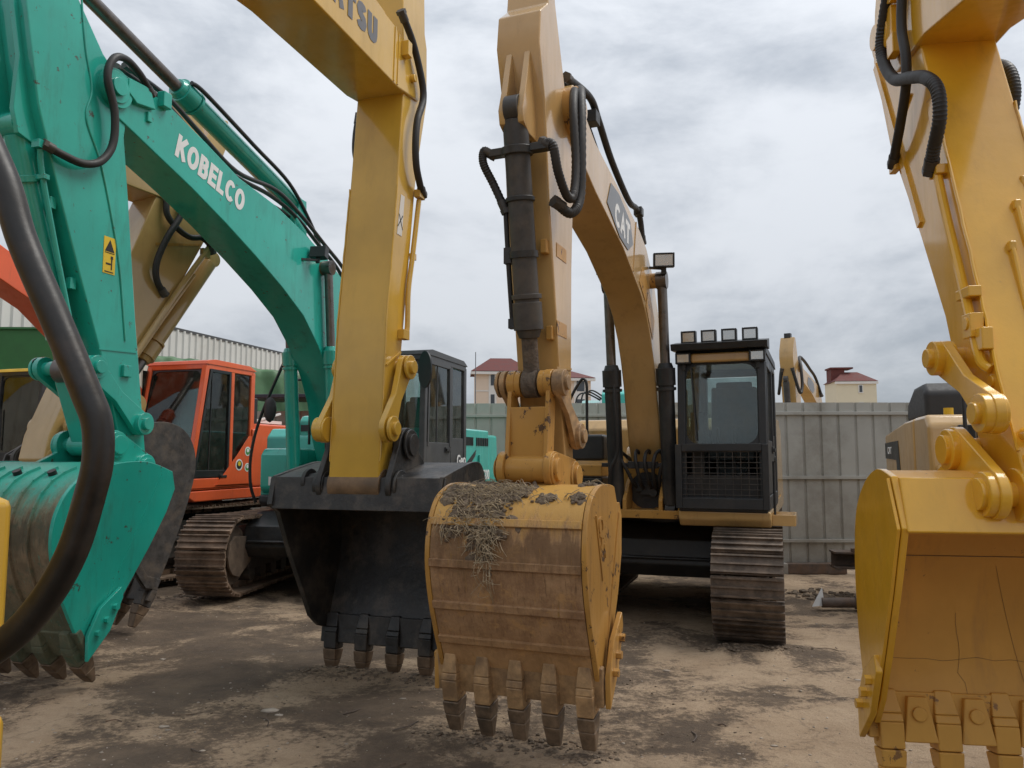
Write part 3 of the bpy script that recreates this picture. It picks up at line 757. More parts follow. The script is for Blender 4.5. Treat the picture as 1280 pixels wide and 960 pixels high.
    for sg in (1, -1): s.box((sx + 0.25, tm + sg * 0.31, z0 + 0.62), (0.5, 0.11, 0.2)).cyl((sx + 0.44, tm + sg * 0.31, z0 + 0.7), (sx + 0.46, tm + sg * 0.31, z0 + 0.92), 0.022)
    s.build('seat', 'seat', c, 0.06)
    k = MB().box((xf - 0.28, t0 + 0.16, z0 + 0.55), (0.22, 0.13, 0.75)).cyl((xf - 0.35, tm - 0.08, z0 + 0.2), (xf - 0.42, tm - 0.08, z0 + 0.78), 0.015).cyl((xf - 0.35, tm + 0.08, z0 + 0.2), (xf - 0.42, tm + 0.08, z0 + 0.78), 0.015)
    k.build('control_console', 'black', c, 0.01)
    # wiper
    MB().bar((fx(zs) + 0.02, t0 + 0.18, zs + 0.05), (fx(zs + 0.6) + 0.02, t0 + 0.13, zs + 0.75), 0.012, 0.02).build('wiper', 'black', c)
    return c

def deck(root, mat, z=1.06, x0=-1.6, x1=1.25, t=1.36, hood=None, hoodmat=None, hz=2.1, cw=None, cwmat=None, xcw=-2.5, tr=None):
    """upper frame with counterweight, engine hood and the right-hand tool box"""
    m = MB().prism([(x0, z), (x1 - 0.12, z), (x1, z + 0.06), (x1, z + 0.15), (x0, z + 0.16)], -(tr or t), t)
    d = m.build('deck_frame', mat, root, 0.02)
    # counterweight: rounded block
    c = MB(); pts = []
    for k in range(13):
        a = R(-70 + 140 * k / 12); pts.append((-abs(math.cos(a)) ** 0.7 * (abs(xcw - x0)) + x0 + 0.0, math.sin(a) / math.sin(R(70)) * t))
    lo = [c.bm.verts.new((x, y, z - 0.02)) for x, y in pts] + [c.bm.verts.new((x0 + 0.25, t, z - 0.02)), c.bm.verts.new((x0 + 0.25, -t, z - 0.02))]
    hi = [c.bm.verts.new((x + 0.05, y * 0.99, hz - 0.06)) for x, y in pts] + [c.bm.verts.new((x0 + 0.25, t * 0.99, hz - 0.06)), c.bm.verts.new((x0 + 0.25, -t * 0.99, hz - 0.06))]
    c.bm.faces.new(lo); c.bm.faces.new(hi[::-1])
    for i in range(len(lo)):
        j = (i + 1) % len(lo); c.bm.faces.new((lo[j], lo[i], hi[i], hi[j]))
    c.build('counterweight', cwmat or mat, root, 0.05, 25)
    h = MB().prism([(x0 + 0.25, z + 0.16), (-0.28, z + 0.16), (-0.28, hz - 0.12), (-0.4, hz), (x0 + 0.25, hz)], -t, t)
    h.build('engine_hood', hoodmat or mat, root, 0.03)
    return d

def hose(root, name, pts, r, mat='rubber', ribs=0, sub=6):
    m = MB().tube(pts, r, 28 if mat == 'rail' else 12, 12 if mat == 'rail' else (16 if ribs else sub), ribs)
    if name not in ('hose', 'boom_hose'): return m.build(name, mat, root)
    n = len(m.bm.faces)                                   # crimped steel sleeves at both ends
    for p, q in ((pts[0], pts[1]), (pts[-1], pts[-2])):
        p, q = V(p), V(q); u = (q - p).normalized()
        m.cyl(p - u * 0.005, p + u * 0.055, r * 1.22, seg=14).cyl(p - u * 0.03, p, r * 1.4, seg=6)
    o = m.build(name, mat, root); o.data.materials.append(MAT['cyl'])
    for f in o.data.polygons[n:]: f.material_index = 1
    return o

def links(root, t, a, b, c, w, mat, name='idler_link', r=0.10, th=0.045):
    """pair of flat idler links from pin a (cylinder end) to pin b (arm)"""
    m = MB(); d = V((b[0] - a[0], b[1] - a[1])); L = d.length; d.normalize(); n = V((-d.y, d.x))
    poly = []
    for k in range(9):
        q = math.pi / 2 + math.pi * k / 8; poly.append((a[0] + r * (d.x * math.cos(q) + n.x * math.sin(q)), a[1] + r * (d.y * math.cos(q) + n.y * math.sin(q))))
    mid = V(a) + d * L * 0.5; poly.append((mid.x - n.x * r * 0.55, mid.y - n.y * r * 0.55))
    for k in range(9):
        q = -math.pi / 2 + math.pi * k / 8; poly.append((b[0] + r * 1.05 * (d.x * math.cos(q) + n.x * math.sin(q)), b[1] + r * 1.05 * (d.y * math.cos(q) + n.y * math.sin(q))))
    poly.append((mid.x + n.x * r * 0.55, mid.y + n.y * r * 0.55))
    out = []
    for sg in (1, -1):
        m = MB().prism(poly, sg * t - th / 2, sg * t + th / 2)
        for p in (a, b): m.cyl((p[0], sg * t - th * 0.8, p[1]), (p[0], sg * (t + th * 1.3), p[1]), r * 0.98, seg=28)
        for p in (a, b): m.cyl((p[0], sg * t, p[1]), (p[0], sg * (t + th * 1.9), p[1]), r * 0.55, seg=20)
        out.append(m.build(name, mat, root, 0.005))
    k = MB().cyl((a[0], -t, a[1]), (a[0], t, a[1]), r * 0.6, seg=22)
    k.build('link_pin', mat, out[0])
    return out

# ================================================================== setting
def ground_z(y): return -0.025 * max(0, min(y, 16) - 7.5)
def gh(x, y):
    """height of the yard: gentle fall, ruts, lumps and soil heaped in front of the crawlers"""
    z = ground_z(y) - 0.012
    if -12 <= x <= 14 and -2 <= y <= 17:
        z += 0.030 * mnoise.noise(V((x * 0.8, y * 0.8, 0))) + 0.016 * mnoise.noise(V((x * 2.3, y * 2.3, 4))) + 0.008 * mnoise.noise(V((x * 6.5, y * 6.5, 8))) + 0.005 * mnoise.noise(V((x * 15, y * 15, 2)))
        for cx, cy, rx, ry, h in ((2.05, 6.75, 0.55, 0.22, 0.05), (-4.0, 9.2, 0.6, 0.3, 0.05), (0.0, 4.75, 0.7, 0.16, 0.025), (-1.0, 6.15, 0.7, 0.16, 0.03), (3.6, 9.8, 0.9, 0.35, 0.06), (0.9, 8.2, 0.9, 0.5, 0.03)):
            q = ((x - cx) / rx) ** 2 + ((y - cy) / ry) ** 2
            if q < 6: z += h * math.exp(-q) * (0.8 + 0.7 * mnoise.noise(V((x * 9, y * 9, 1))))
        for k in (0, 1):                                   # faint crawler ruts leading out of the row
            d = (x - (0.9 + 1.35 * k)) - (y - 5.0) * 0.34
            if abs(d) < 0.26 and y < 8.5: z += -0.010 * (1 - abs(d) / 0.26) + 0.006 * max(0, math.sin(y * 33)) * (1 - abs(d) / 0.26)
    return z
g = MB(); xs = [-300, -60, -20, -14, -10] + [-8 + 0.09 * i for i in range(190)] + [10, 14, 22, 60, 300]; ys = [-40, -10, -2, 0, 1.2] + [1.8 + 0.075 * i for i in range(125)] + [11.4 + 0.25 * i for i in range(25)] + [20, 40, 100, 400]
rows = [[g.bm.verts.new((x, y, gh(x, y))) for x in xs] for y in ys]
for A, B in zip(rows, rows[1:]):
    for i in range(len(xs) - 1): g.bm.faces.new((A[i], A[i + 1], B[i + 1], B[i]))
random.seed(3)
tag(g.build('ground', 'ground', None, 0, 180), kind='structure')

def fence_line(name, pts, top, zb, mat, label, rails, group='sheet metal fences of the yard', pitch=0.27):
    o = MB()
    for a, b in zip(pts, pts[1:]):
        a, b = V(a), V(b); d = b - a; L = d.length; d.normalize(); n = V((d.y, -d.x))
        if n.y > 0: n = -n
        prof = []; s = 0.0
        while s < L:
            for ds, h in ((0.0, 0), (pitch - 0.05, 0), (pitch - 0.035, -0.022), (pitch - 0.012, -0.022)):
                if s + ds < L: prof.append((s + ds, h))
            s += pitch
        prof.append((L, 0))
        prof = [(s_, h + 0.014 * mnoise.noise(V((int(s_ / pitch / 4) * 7.7, 0, 0))) + 0.010 * mnoise.noise(V((s_ * 1.3, 0, 5)))) for s_, h in prof]
        lo = [o.bm.verts.new((*(a + d * s_ + n * h), zb)) for s_, h in prof]; hi = [o.bm.verts.new((*(a + d * s_ + n * h), top)) for s_, h in prof]
        lo2 = [o.bm.verts.new((*(a + d * s_ + n * (h - 0.02)), zb)) for s_, h in prof]; hi2 = [o.bm.verts.new((*(a + d * s_ + n * (h - 0.02)), top)) for s_, h in prof]
        for i in range(len(prof) - 1):
            o.bm.faces.new((lo[i], lo[i + 1], hi[i + 1], hi[i])); o.bm.faces.new((lo2[i], hi2[i], hi2[i + 1], lo2[i + 1])); o.bm.faces.new((hi[i], hi[i + 1], hi2[i + 1], hi2[i]))
    f = o.build(name, mat, None, 0, 20); tag(f, label, 'fence', group)
    for z in rails:
        for a, b in zip(pts, pts[1:]):
            a, b = V(a), V(b); d = (b - a).normalized(); n = V((d.y, -d.x)); n = -n if n.y > 0 else n
            p, q = a + n * 0.022, b + n * 0.022
            MB().bar((*p, z), (*q, z), 0.035, 0.05, up=(0, 0, 1)).build('rail', mat, f, 0.004)
    return f
fence_line('fence', [(1.85, 12.02), (14, 12.02)], 2.48, 0.02, 'fence', 'grey ribbed sheet metal fence behind the cab with four roof lamps', (2.31, 1.32, 0.36))
fence_line('fence', [(2.3, 13.6), (-1.7, 13.75), (-3.6, 15.9), (-15, 17.6)], 2.58, 0.06, 'fence2', 'pale ribbed sheet metal fence behind the teal and orange excavators', (2.36, 1.35, 0.36))
bl = 0
for x, w, lab in ((3.05, 0.34, 'dark low block under the fence edge right beside the front crawler'), (4.05, 0.26, 'small pale concrete block under the fence edge'), (4.62, 0.9, 'long dark kerb block under the fence left of the steel beam')):
    tag(MB().box((x, 11.98, -0.05), (w, 0.16, 0.16)).build('concrete_block', 'concrete' if w < 0.3 else 'rust', None, 0.012), lab, 'block', 'blocks under the fence')

# ------------------------------------------------------------------ buildings far away
def apartment(loc, rz, w, d, h, roof_h, mat, label, cols, eave=0.5, floors=5, band=None, tower=False):
    b = empty('apartment_building', (loc[0], loc[1], 0), rz); tag(b, label, 'building', 'apartment blocks beyond the fence')
    MB().box((0, 0, h / 2), (w, d, h)).build('wall', mat, b)
    r = MB(); e = eave; k = w * 0.30
    A = [r.bm.verts.new(p) for p in ((-w / 2 - e, -d / 2 - e, h), (w / 2 + e, -d / 2 - e, h), (w / 2 + e, d / 2 + e, h), (-w / 2 - e, d / 2 + e, h))]
    B = [r.bm.verts.new((-w / 2 + k, 0, h + roof_h)), r.bm.verts.new((w / 2 - k, 0, h + roof_h))]
    r.bm.faces.new(A); r.bm.faces.new((A[0], A[1], B[1], B[0])); r.bm.faces.new((A[1], A[2], B[1])); r.bm.faces.new((A[2], A[3], B[0], B[1])); r.bm.faces.new((A[3], A[0], B[0]))
    ro = r.build('roof', 'redroof', b)
    MB().box((0, -d / 2 - e * 0.5, h - 0.22), (w + 2 * e, e, 0.3)).build('eaves', 'whitetrim', ro)
    fh = h / floors
    for f in range(floors):
        for cx, ww, wh in cols:
            wn = MB().box((cx, -d / 2 - 0.03, fh * f + fh * 0.55), (ww, 0.1, wh)).build('window', 'whitetrim', b)
            MB().box((cx, -d / 2 - 0.085, fh * f + fh * 0.55), (ww - 0.25, 0.03, wh - 0.25)).build('pane', 'winpane', wn)
    if band:
        for cx, ww in band: MB().box((cx, -d / 2 - 0.03, h / 2), (ww, 0.06, h - 0.5)).build('wall_strip', 'whitetrim', b)
        for f in range(1, floors): MB().box((0, -d / 2 - 0.025, fh * f), (w, 0.05, 0.14)).build('string_course', 'whitetrim', b)
    if tower:
        MB().box((-w / 2 + 0.85, 0.6, h + 0.85), (1.7, 2.0, 1.9)).box((-w / 2 + 1.3, 0.6, h + 1.9), (2.9, 2.4, 0.2)).build('stair_head', 'redroof', b)
        for f in range(floors): 
            bb = MB().box((w / 2 + 0.35, 1.2, fh * f + fh * 0.3), (0.7, 2.0, 0.9)).build('balcony', mat, b)
        for f in range(floors): MB().box((w / 2 + 0.02, -0.8, fh * f + fh * 0.55), (0.06, 1.2, 1.4)).build('window', 'winpane', b)
    return b
apartment((-1.35, 92), R(4), 6.2, 6, 11.4, 1.9, 'facade', 'cream block with hipped red roof left of the brown hanging cylinder', [(-1.1, 0.7, 1.5)], band=[(-1.1, 0.9)])
apartment((5.6, 96), R(4), 7.3, 7, 11.0, 1.3, 'facade', 'red roofed block seen on both sides of the tan excavator arm', [(2.4, 1.2, 1.5), (0.6, 0.9, 1.5), (-1.5, 0.9, 1.5)], band=[(2.4, 1.6), (0.6, 1.1)])
apartment((44.3, 101), R(-6), 4.9, 5, 11.2, 1.4, 'facade2', 'pale yellow block with red roof and stair head between cab and yellow arm', [(0.5, 0.6, 1.1)], eave=0.2, floors=5, tower=True)

# warehouse on the left
w = empty('warehouse', (-13.9, 20.2, 0), 0); tag(w, 'long white ribbed warehouse wall rising behind the orange cab', 'warehouse')
def wall_strip(a, b, z0, z1, mat, name, pitch=0.34, amp=0.06):
    m = MB(); a, b = V(a), V(b); d = b - a; L = d.length; d.normalize(); n = V((d.y, -d.x)); s = 0; prof = []
    while s < L:
        prof += [(s, 0), (s + pitch * 0.6, 0), (s + pitch * 0.7, amp), (s + pitch * 0.9, amp)]; s += pitch
    lo = [m.bm.verts.new((*(a + d * q + n * h), z0)) for q, h in prof]; hi = [m.bm.verts.new((*(a + d * q + n * h), z1)) for q, h in prof]
    for i in range(len(prof) - 1): m.bm.faces.new((lo[i], lo[i + 1], hi[i + 1], hi[i]))
    return m.build(name, mat, w, 0, 20)
wall_strip((-3.0, -12.0), (5.2, 17.5), 5.0, 6.05, 'shed', 'upper_wall')
wall_strip((-2.9, -12.0), (5.3, 17.5), 0.0, 5.0, 'shedrust', 'lower_wall')
MB().bar((-3.05, -12, 6.07), (5.15, 17.5, 6.07), 0.16, 0.10).build('roof_edge', 'cabgrey', w)
MB().slab([(-3.0, -12, 6.02), (5.2, 17.5, 6.02), (-6, 20, 7.2), (-14, -10, 7.2)], (0, 0, 1), 0.05).build('roof', 'shed', w)

gs = empty('site_hoarding', (-9.4, 18.4, 0), 0); tag(gs, 'green painted sheet hoarding above the yellow cab roof', 'hoarding')
MB().bar((-5.5, 0, 2.35), (-1.55, 0.15, 2.35), 0.05, 4.7, up=(0, 0, 1)).build('sheet', 'greensheet', gs)
MB().bar((-5.5, -0.05, 3.55), (-1.55, 0.1, 3.55), 0.04, 0.04).bar((-5.5, -0.05, 4.72), (-1.55, 0.1, 4.72), 0.07, 0.05).build('rail', 'greensheet', gs)

def tarp():
    m = MB(); a, b = V((-8.3, 17.7)), V((-3.4, 20.4)); d = b - a; L = d.length; dn = d.normalized(); n = V((dn.y, -dn.x))
    nu, nv = 120, 36; rows = []
    for i in range(nu + 1):
        u = i / nu; top = 3.95 - 0.30 * u + 0.03 * math.sin(u * 9) + 0.05 * mnoise.noise(V((u * 7, 1, 0)))
        row = []
        for j in range(nv + 1):
            t = j / nv
            if t < 0.35: off = 1.6 - t / 0.35 * 1.6; z = top + 0.25 * math.sin(t / 0.35 * math.pi / 2) - 0.25
            else: off = 0.0 - 0.35 * (t - 0.35); z = top - (t - 0.35) / 0.65 * 3.7
            wr = 0.15 * mnoise.noise(V((u * 7 + 1.6 * t, t * 1.5, 3))) + 0.09 * mnoise.noise(V((u * 19 - 5 * t, t * 3.0, 9))) + 0.05 * mnoise.noise(V((u * 45 + 9 * t, t * 6.0, 2)))
            p = a + dn * (u * L) - n * (off) + n * wr * min(1, t * 3)
            row.append(m.bm.verts.new((p.x, p.y, max(0.02, z + wr * 0.25))))
        rows.append(row)
    for A, B in zip(rows, rows[1:]):
        for k in range(nv): m.bm.faces.new((A[k], A[k + 1], B[k + 1], B[k]))
    o = m.build('tarpaulin', 'tarp', None, 0, 60)
    tag(o, 'creased green tarpaulin over a stored heap behind the orange cab', 'tarpaulin')
tarp()

cn = empty('canopy', (-4.05, 15.0, 0), R(-6)); tag(cn, 'flat dark canopy on a thin white post right of the orange cab', 'canopy')
MB().box((0, 0.4, 2.80), (2.3, 1.3, 0.07)).build('canopy_roof', 'canopy', cn, 0.01)
MB().bar((-0.12, -0.15, 0), (-0.12, -0.15, 2.77), 0.09, 0.09, up=(1, 0, 0)).build('post', 'whitetrim', cn)
MB().bar((0.95, 0.9, 0), (0.95, 0.9, 2.77), 0.09, 0.09, up=(1, 0, 0)).build('post', 'whitetrim', cn)
ant = MB().cyl((-0.72, 15.2, 0), (-0.72, 15.2, 3.7), 0.012, 0.008, 8).build('antenna_mast', 'greytext', None); tag(ant, 'thin bare mast rising behind the grey cab', 'mast')

# ================================================================== 1: tan excavator in the middle
PSI = 21.7
ex = machine((1.79, 8.985), PSI, False, 'tan excavator with mud-caked bucket and four lamps on its black cab')
cat_boom = [(4.14, 3.80), (4.24, 3.92), (4.22, 4.10), (4.10, 4.20), (3.56, 4.00), (2.82, 3.88), (2.05, 3.74), (1.75, 3.64), (1.45, 3.42), (1.12, 2.95), (0.85, 2.35), (0.62, 1.75), (0.62, 1.50), (0.80, 1.42), (1.0, 1.50), (1.20, 1.74), (1.40, 2.35), (1.50, 2.58), (1.62, 2.78), (1.80, 2.98), (2.04, 3.14), (2.7, 3.40), (3.57, 3.61)]
b = boom(ex, cat_boom, 0.165, 'cat', foot=(0.82, 1.60), tip=(4.12, 4.0), seams=[(2.35, 3.28, 2.2, 3.77)])
# decal and lettering on the boom's left flank
def boom_panel(parent, poly, y, mat, name):
    m = MB(); s = 1 if y > 0 else -1
    A = [m.bm.verts.new((x, y, z)) for x, z in poly]; B = [m.bm.verts.new((x, y + s * 0.003, z)) for x, z in poly]
    m.bm.faces.new(A); m.bm.faces.new(B[::-1])
    for i in range(len(poly)):
        j = (i + 1) % len(poly); m.bm.faces.new((A[j], A[i], B[i], B[j]))
    return m.build(name, mat, parent)
boom_panel(b, [(3.25, 3.63), (3.12, 3.83), (2.86, 3.82), (2.45, 3.70), (2.36, 3.52), (2.55, 3.42), (2.85, 3.46)], 0.168, 'greydecal', 'decal')
block_text('CAT', b, (3.02, 0.1715, 3.53), (-1, 0, -0.12), (0, 1, 0), 0.20, 'white', 0.24, 0.72, 0.08)
boom_panel(b, [(2.12, 3.24), (1.86, 3.10), (1.72, 3.26), (1.95, 3.42)], 0.168, 'cat_worn', 'patch')
boom_panel(b, [(1.84, 3.06), (1.55, 2.78), (1.45, 2.98), (1.70, 3.28)], 0.168, 'cat_worn', 'patch')
lamp_full(b, (1.66, 0.31, 3.53), (0.95, 0.25, -0.15), w=0.20, h=0.14)
MB().bar((1.66, 0.17, 3.47), (1.66, 0.31, 3.45), 0.04, 0.02).bar((1.66, 0.3, 3.44), (1.66, 0.3, 3.50), 0.04, 0.03).build('lamp_bracket', 'black', b)
# boom top hose bundle
hose(b, 'boom_hose', [(4.05, 0.10, 4.28), (3.55, 0.12, 4.36), (3.3, 0.12, 4.28), (2.9, 0.12, 4.10), (2.3, 0.12, 3.95), (1.9, 0.1, 4.0), (1.72, 0.1, 3.95), (1.62, 0.1, 3.75)], 0.028)
hose(b, 'boom_hose', [(4.10, 0.05, 4.26), (3.7, 0.05, 4.34), (3.4, 0.05, 4.22), (2.9, 0.05, 4.02), (2.2, 0.04, 3.86), (1.7, 0.0, 3.72)], 0.026)
hose(b, 'boom_hose', [(4.2, 0.00, 4.18), (3.9, 0.02, 4.32), (3.6, -0.04, 4.26), (3.0, -0.05, 4.06), (2.2, -0.05, 3.86)], 0.026)
hose(b, 'boom_pipe', [(3.95, 0.11, 4.18), (3.5, 0.11, 4.03), (2.8, 0.11, 3.92), (2.05, 0.11, 3.78), (1.5, 0.11, 3.50), (1.12, 0.11, 3.0)], 0.02, 'black')
build_each(MB().box((3.42, 0.10, 4.25), (0.12, 0.10, 0.10)).box((1.78, 0.1, 4.0), (0.10, 0.08, 0.08)), 'hose_clamp', 'black', b, 0.006)
# arm
arm_p = [(4.60, 4.95), (4.66, 4.52), (4.80, 4.40), (4.83, 4.18), (4.73, 3.85), (4.66, 3.26), (4.45, 2.1), (4.36, 1.62), (4.30, 1.46), (4.20, 1.43), (4.13, 1.50), (4.13, 1.75), (4.16, 2.1), (4.13, 2.9), (4.08, 3.45), (4.05, 3.72), (4.10, 3.95), (4.25, 4.1), (4.45, 4.6), (4.48, 4.95)]
arm_p = [(x - 0.08 if i < 8 else x - 0.02, z) for i, (x, z) in enumerate(arm_p)]
a = MB().prism(arm_p, -0.143, 0.143).build('arm', 'cat', ex, 0.012, 25)
build_each(MB().cyl((4.15, -0.22, 3.98), (4.15, 0.22, 3.98), 0.16, seg=28).cyl((4.17, -0.15, 1.52), (4.17, 0.15, 1.52), 0.11, seg=26).cyl((4.15, -0.16, 1.78), (4.15, 0.18, 1.78), 0.075, seg=24), 'pivot_boss', 'cat_worn', a, 0.006)
for y in (-0.06, 0.06):
    MB().prism([(4.74, 4.14), (4.82, 3.86), (4.87, 3.72), (4.85, 3.64), (4.76, 3.60), (4.60, 3.60), (4.64, 3.9)], y - 0.02, y + 0.02).build('bracket', 'cat', a, 0.006)
for z, xx in ((2.95, 4.54), (2.42, 4.44)):
    MB().box((xx, 0.10, z), (0.06, 0.045, 0.09)).build('clip', 'cat_worn', a, 0.008)
for z in (2.95, 2.45): boom_panel(a, [(4.44, z - 0.04), (4.44, z + 0.05), (4.24, z + 0.05), (4.24, z - 0.04)], 0.1435, 'cat_worn', 'patch')
s = MB(); s.bar((4.45, 0.144, 2.20), (4.15, 0.144, 2.22), 0.014, 0.01, up=(0, 1, 0)).build('weld_bead', 'cat', a)
# arm cylinder along the boom top
hyd_cylinder(ex, 'arm_cylinder', (1.75, 4.00), (4.55, 4.92), 0.075, 0.045, 0.55, 0.0, 'cat') if False else None
# bucket cylinder
C = hyd_cylinder(ex, 'bucket_cylinder', (4.80, 3.74), (4.50, 2.10), 0.078, 0.05, 0.80, 0.0, 'cyl', 'mudpin', 1.18, 0.09, 0.09)
d = V((4.50 - 4.80, 0, 2.10 - 3.74)).normalized()
p0 = V((4.80, 0, 3.74)); 
build_each(MB().ring(p0 + d * 0.22, p0 + d * 0.27, 0.10, 0.075).box(p0 + d * 0.24 + V((0, 0.15, 0)), (0.06, 0.13, 0.05)).box(p0 + d * 0.24 + V((0, -0.13, 0)), (0.06, 0.10, 0.05)).ring(p0 + d * 0.52, p0 + d * 0.55, 0.09, 0.076), 'port_block', 'black', C, 0.006)
MB().tube([p0 + d * 0.55 + V((0, -0.10, 0)), p0 + d * 0.9 + V((0, -0.105, 0)), p0 + d * 1.27 + V((0, -0.105, 0))], 0.016).box(p0 + d * 1.29 + V((0, -0.09, 0)), (0.05, 0.07, 0.06)).ring(p0 + d * 0.85, p0 + d * 0.89, 0.09, 0.076).box(p0 + d * 0.87 + V((0, -0.1, 0)), (0.05, 0.05, 0.1)).build('pipe', 'black', C)
hose(C, 'hose', [p0 + d * 0.24 + V((0.0, -0.17, 0)), p0 + d * 0.22 + V((0.02, -0.21, 0)), p0 + d * 0.30 + V((0.03, -0.215, 0)), p0 + d * 0.42 + V((0, -0.17, 0)), p0 + d * 0.58 + V((0, -0.105, 0))], 0.024, ribs=1)
hose(C, 'hose', [p0 + d * 0.22 + V((0.0, 0.18, 0)), p0 + d * 0.25 + V((0.02, 0.235, 0)), (4.72, 0.25, 3.35), (4.60, 0.265, 3.24), (4.48, 0.27, 3.28), (4.42, 0.27, 3.5), (4.40, 0.25, 3.85), (4.28, 0.22, 4.05), (4.12, 0.18, 4.12), (3.9, 0.13, 4.2)], 0.026, ribs=1)
hose(a, 'hose', [(4.60, 0.20, 3.20), (4.50, 0.26, 3.16), (4.40, 0.29, 3.3), (4.36, 0.29, 3.7), (4.26, 0.26, 4.0), (4.08, 0.2, 4.16), (3.85, 0.1, 4.24)], 0.03, ribs=1)
# bucket link and idlers
L = MB(); qa, qb = (4.50, 2.10), (4.57, 1.57)
for y in (-0.125, 0.125):
    L.prism([(qa[0] - 0.06, qa[1] + 0.02), (qa[0] + 0.06, qa[1] + 0.02), (qb[0] + 0.06, qb[1]), (qb[0] - 0.06, qb[1])], y - 0.014, y + 0.014)
    L.cyl((qa[0], y - 0.03 if y > 0 else y - 0.02, qa[1]), (qa[0], y + 0.02 if y > 0 else y + 0.03, qa[1]), 0.086, seg=26)
    L.cyl((qa[0], y * 0.62 - 0.02, qa[1]), (qa[0], y * 0.62 + 0.02, qa[1]), 0.082, seg=26)
L.box(((qa[0] + qb[0]) / 2 + 0.030, 0, (qa[1] + qb[1]) / 2 - 0.055), (0.03, 0.24, 0.34)).cyl((qb[0], -0.128, qb[1]), (qb[0], 0.128, qb[1]), 0.082, seg=28)
L = L.build('bucket_link', 'cat_worn', ex, 0.006)
links(ex, 0.178, (4.50, 2.10), (4.15, 1.78), None, 0, 'catedge', r=0.085, th=0.034)
cat_shell = [(4.42, 1.47), (4.55, 1.48), (4.71, 1.47), (4.87, 1.40), (4.96, 1.26), (4.985, 1.06), (4.94, 0.84), (4.855, 0.62), (4.75, 0.39)]
cat_mouth = [(4.61, 0.44), (4.47, 0.61), (4.32, 0.83), (4.22, 1.05), (4.20, 1.28), (4.25, 1.36), (4.31, 1.36), (4.37, 1.46)]
BK = bucket(ex, cat_shell, cat_mouth, 0.448, 0.455, ((4.17, 1.52), (4.57, 1.57)), dict(shell='catmud', side='cat_worn', edge='catedge', adapter='catedge', tooth='tooth', bolt='cat_worn'),
            tip=(4.70, 0.0), strips=(0.40, 0.55, 0.71, 0.855), pinr=0.088, ear_t=0.150, ear_boss=0.034, tooth_len=0.365, tooth_w=0.10, weld=((4.28, 1.30), (4.66, 0.46)), pin_ext=0.03, ear_foot=0.08)
text('CAT', 'raised_mark', BK, (4.75, 0.484, 1.30), (-0.25, 0, -1), (0, 1, 0), 0.13, 'cat_worn', 0.02, 0.006)
MB().bar((4.80, 0.484, 1.32), (4.68, 0.486, 0.95), 0.012, 0.012, up=(0, 1, 0)).build('raised_bar', 'cat_worn', BK)
# cylinders lifting the boom
for t in (0.27, -0.27):
    hyd_cylinder(ex, 'boom_cylinder', (1.28, 1.12), (1.56, 3.36), 0.078, 0.048, 0.62, t, 'black', 'chrome', 1.22, 0.085, 0.10)
MB().cyl((1.56, -0.30, 3.36), (1.56, 0.30, 3.36), 0.075, seg=24).build('cylinder_pin', 'cat_worn', b)
# front of the deck between boom cylinders
fr = MB().box((1.06, 0, 1.33), (0.05, 0.72, 0.52)).box((1.22, 0, 1.08), (0.32, 0.74, 0.08))
for y in (-0.37, 0.37, -0.18, 0.18): fr.prism([(1.0, 1.1), (1.36, 1.1), (1.36, 1.22), (1.22, 1.36), (1.0, 1.5)], y - 0.02, y + 0.02)
fr.build('boom_mount', 'cat_worn', ex, 0.006)
MB().cyl((1.085, 0, 1.30), (1.095, 0, 1.30), 0.19, seg=20).box((1.12, 0.02, 1.33), (0.06, 0.16, 0.14)).cyl((1.12, 0.07, 1.28), (1.17, 0.07, 1.28), 0.04).cyl((1.1, -0.08, 1.34), (1.17, -0.08, 1.34), 0.05).build('valve_block', 'black', ex)
MB().bar((1.30, -0.42, 1.56), (1.30, 0.42, 1.56), 0.04, 0.05, up=(1, 0, 0)).box((1.3, 0.0, 1.56), (0.06, 0.3, 0.07)).build('hose_bracket', 'black', ex, 0.004)
for k, (y0, y1) in enumerate(((-0.10, -0.20), (-0.03, -0.06), (0.05, 0.03), (0.10, 0.12), (0.14, 0.22))):
    hose(ex, 'hose', [(1.12, y0, 1.32), (1.26, y0 * 1.1, 1.38), (1.34, (y0 + y1) / 2, 1.50), (1.36, y1, 1.60), (1.30, y1 * 1.15, 1.68), (1.18, y1 * 1.3, 1.70), (1.02, y1, 1.62)], 0.018)
hose(ex, 'hose', [(1.34, -0.34, 1.2), (1.44, -0.30, 1.5), (1.46, -0.22, 1.7), (1.52, -0.22, 2.1), (1.5, -0.24, 2.4)], 0.016)
# deck, tool box, cab
dk = deck(ex, 'cat', 1.0, -1.5, 1.0, 1.18, hoodmat='cat', hz=2.1, xcw=-2.35)
MB().prism([(0.9, 0.99), (1.46, 0.99), (1.52, 1.06), (1.52, 1.14), (0.9, 1.14)], 0.38, 1.22).build('cab_base', 'cat', ex, 0.02)
st = MB().box((1.18, 1.32, 1.06), (0.45, 0.20, 0.02)).box((1.41, 1.32, 1.06), (0.03, 0.20, 0.10)).box((0.96, 1.32, 1.06), (0.03, 0.20, 0.10)).box((1.18, 1.415, 1.06), (0.45, 0.02, 0.10))
for k in range(5): st.box((1.0 + 0.09 * k, 1.32, 1.085), (0.014, 0.18, 0.04))
st.build('step', 'cat', ex, 0.003)
CB = cab(ex, 1.50, -0.12, 0.385, 1.20, 1.15, 2.70, 'cabblack', 'cabblack', rake=0.10, roofmat='cabblack', gl='glass', sill=0.60, kick=False)
MB().prism([(1.28, 2.67), (1.60, 2.655), (1.62, 2.715), (1.28, 2.775)], 0.35, 1.235).build('visor', 'cabblack', CB, 0.004)
MB().box((1.455, 0.793, 2.59), (0.07, 0.55, 0.09)).build('brow_panel', 'cat', CB, 0.02)
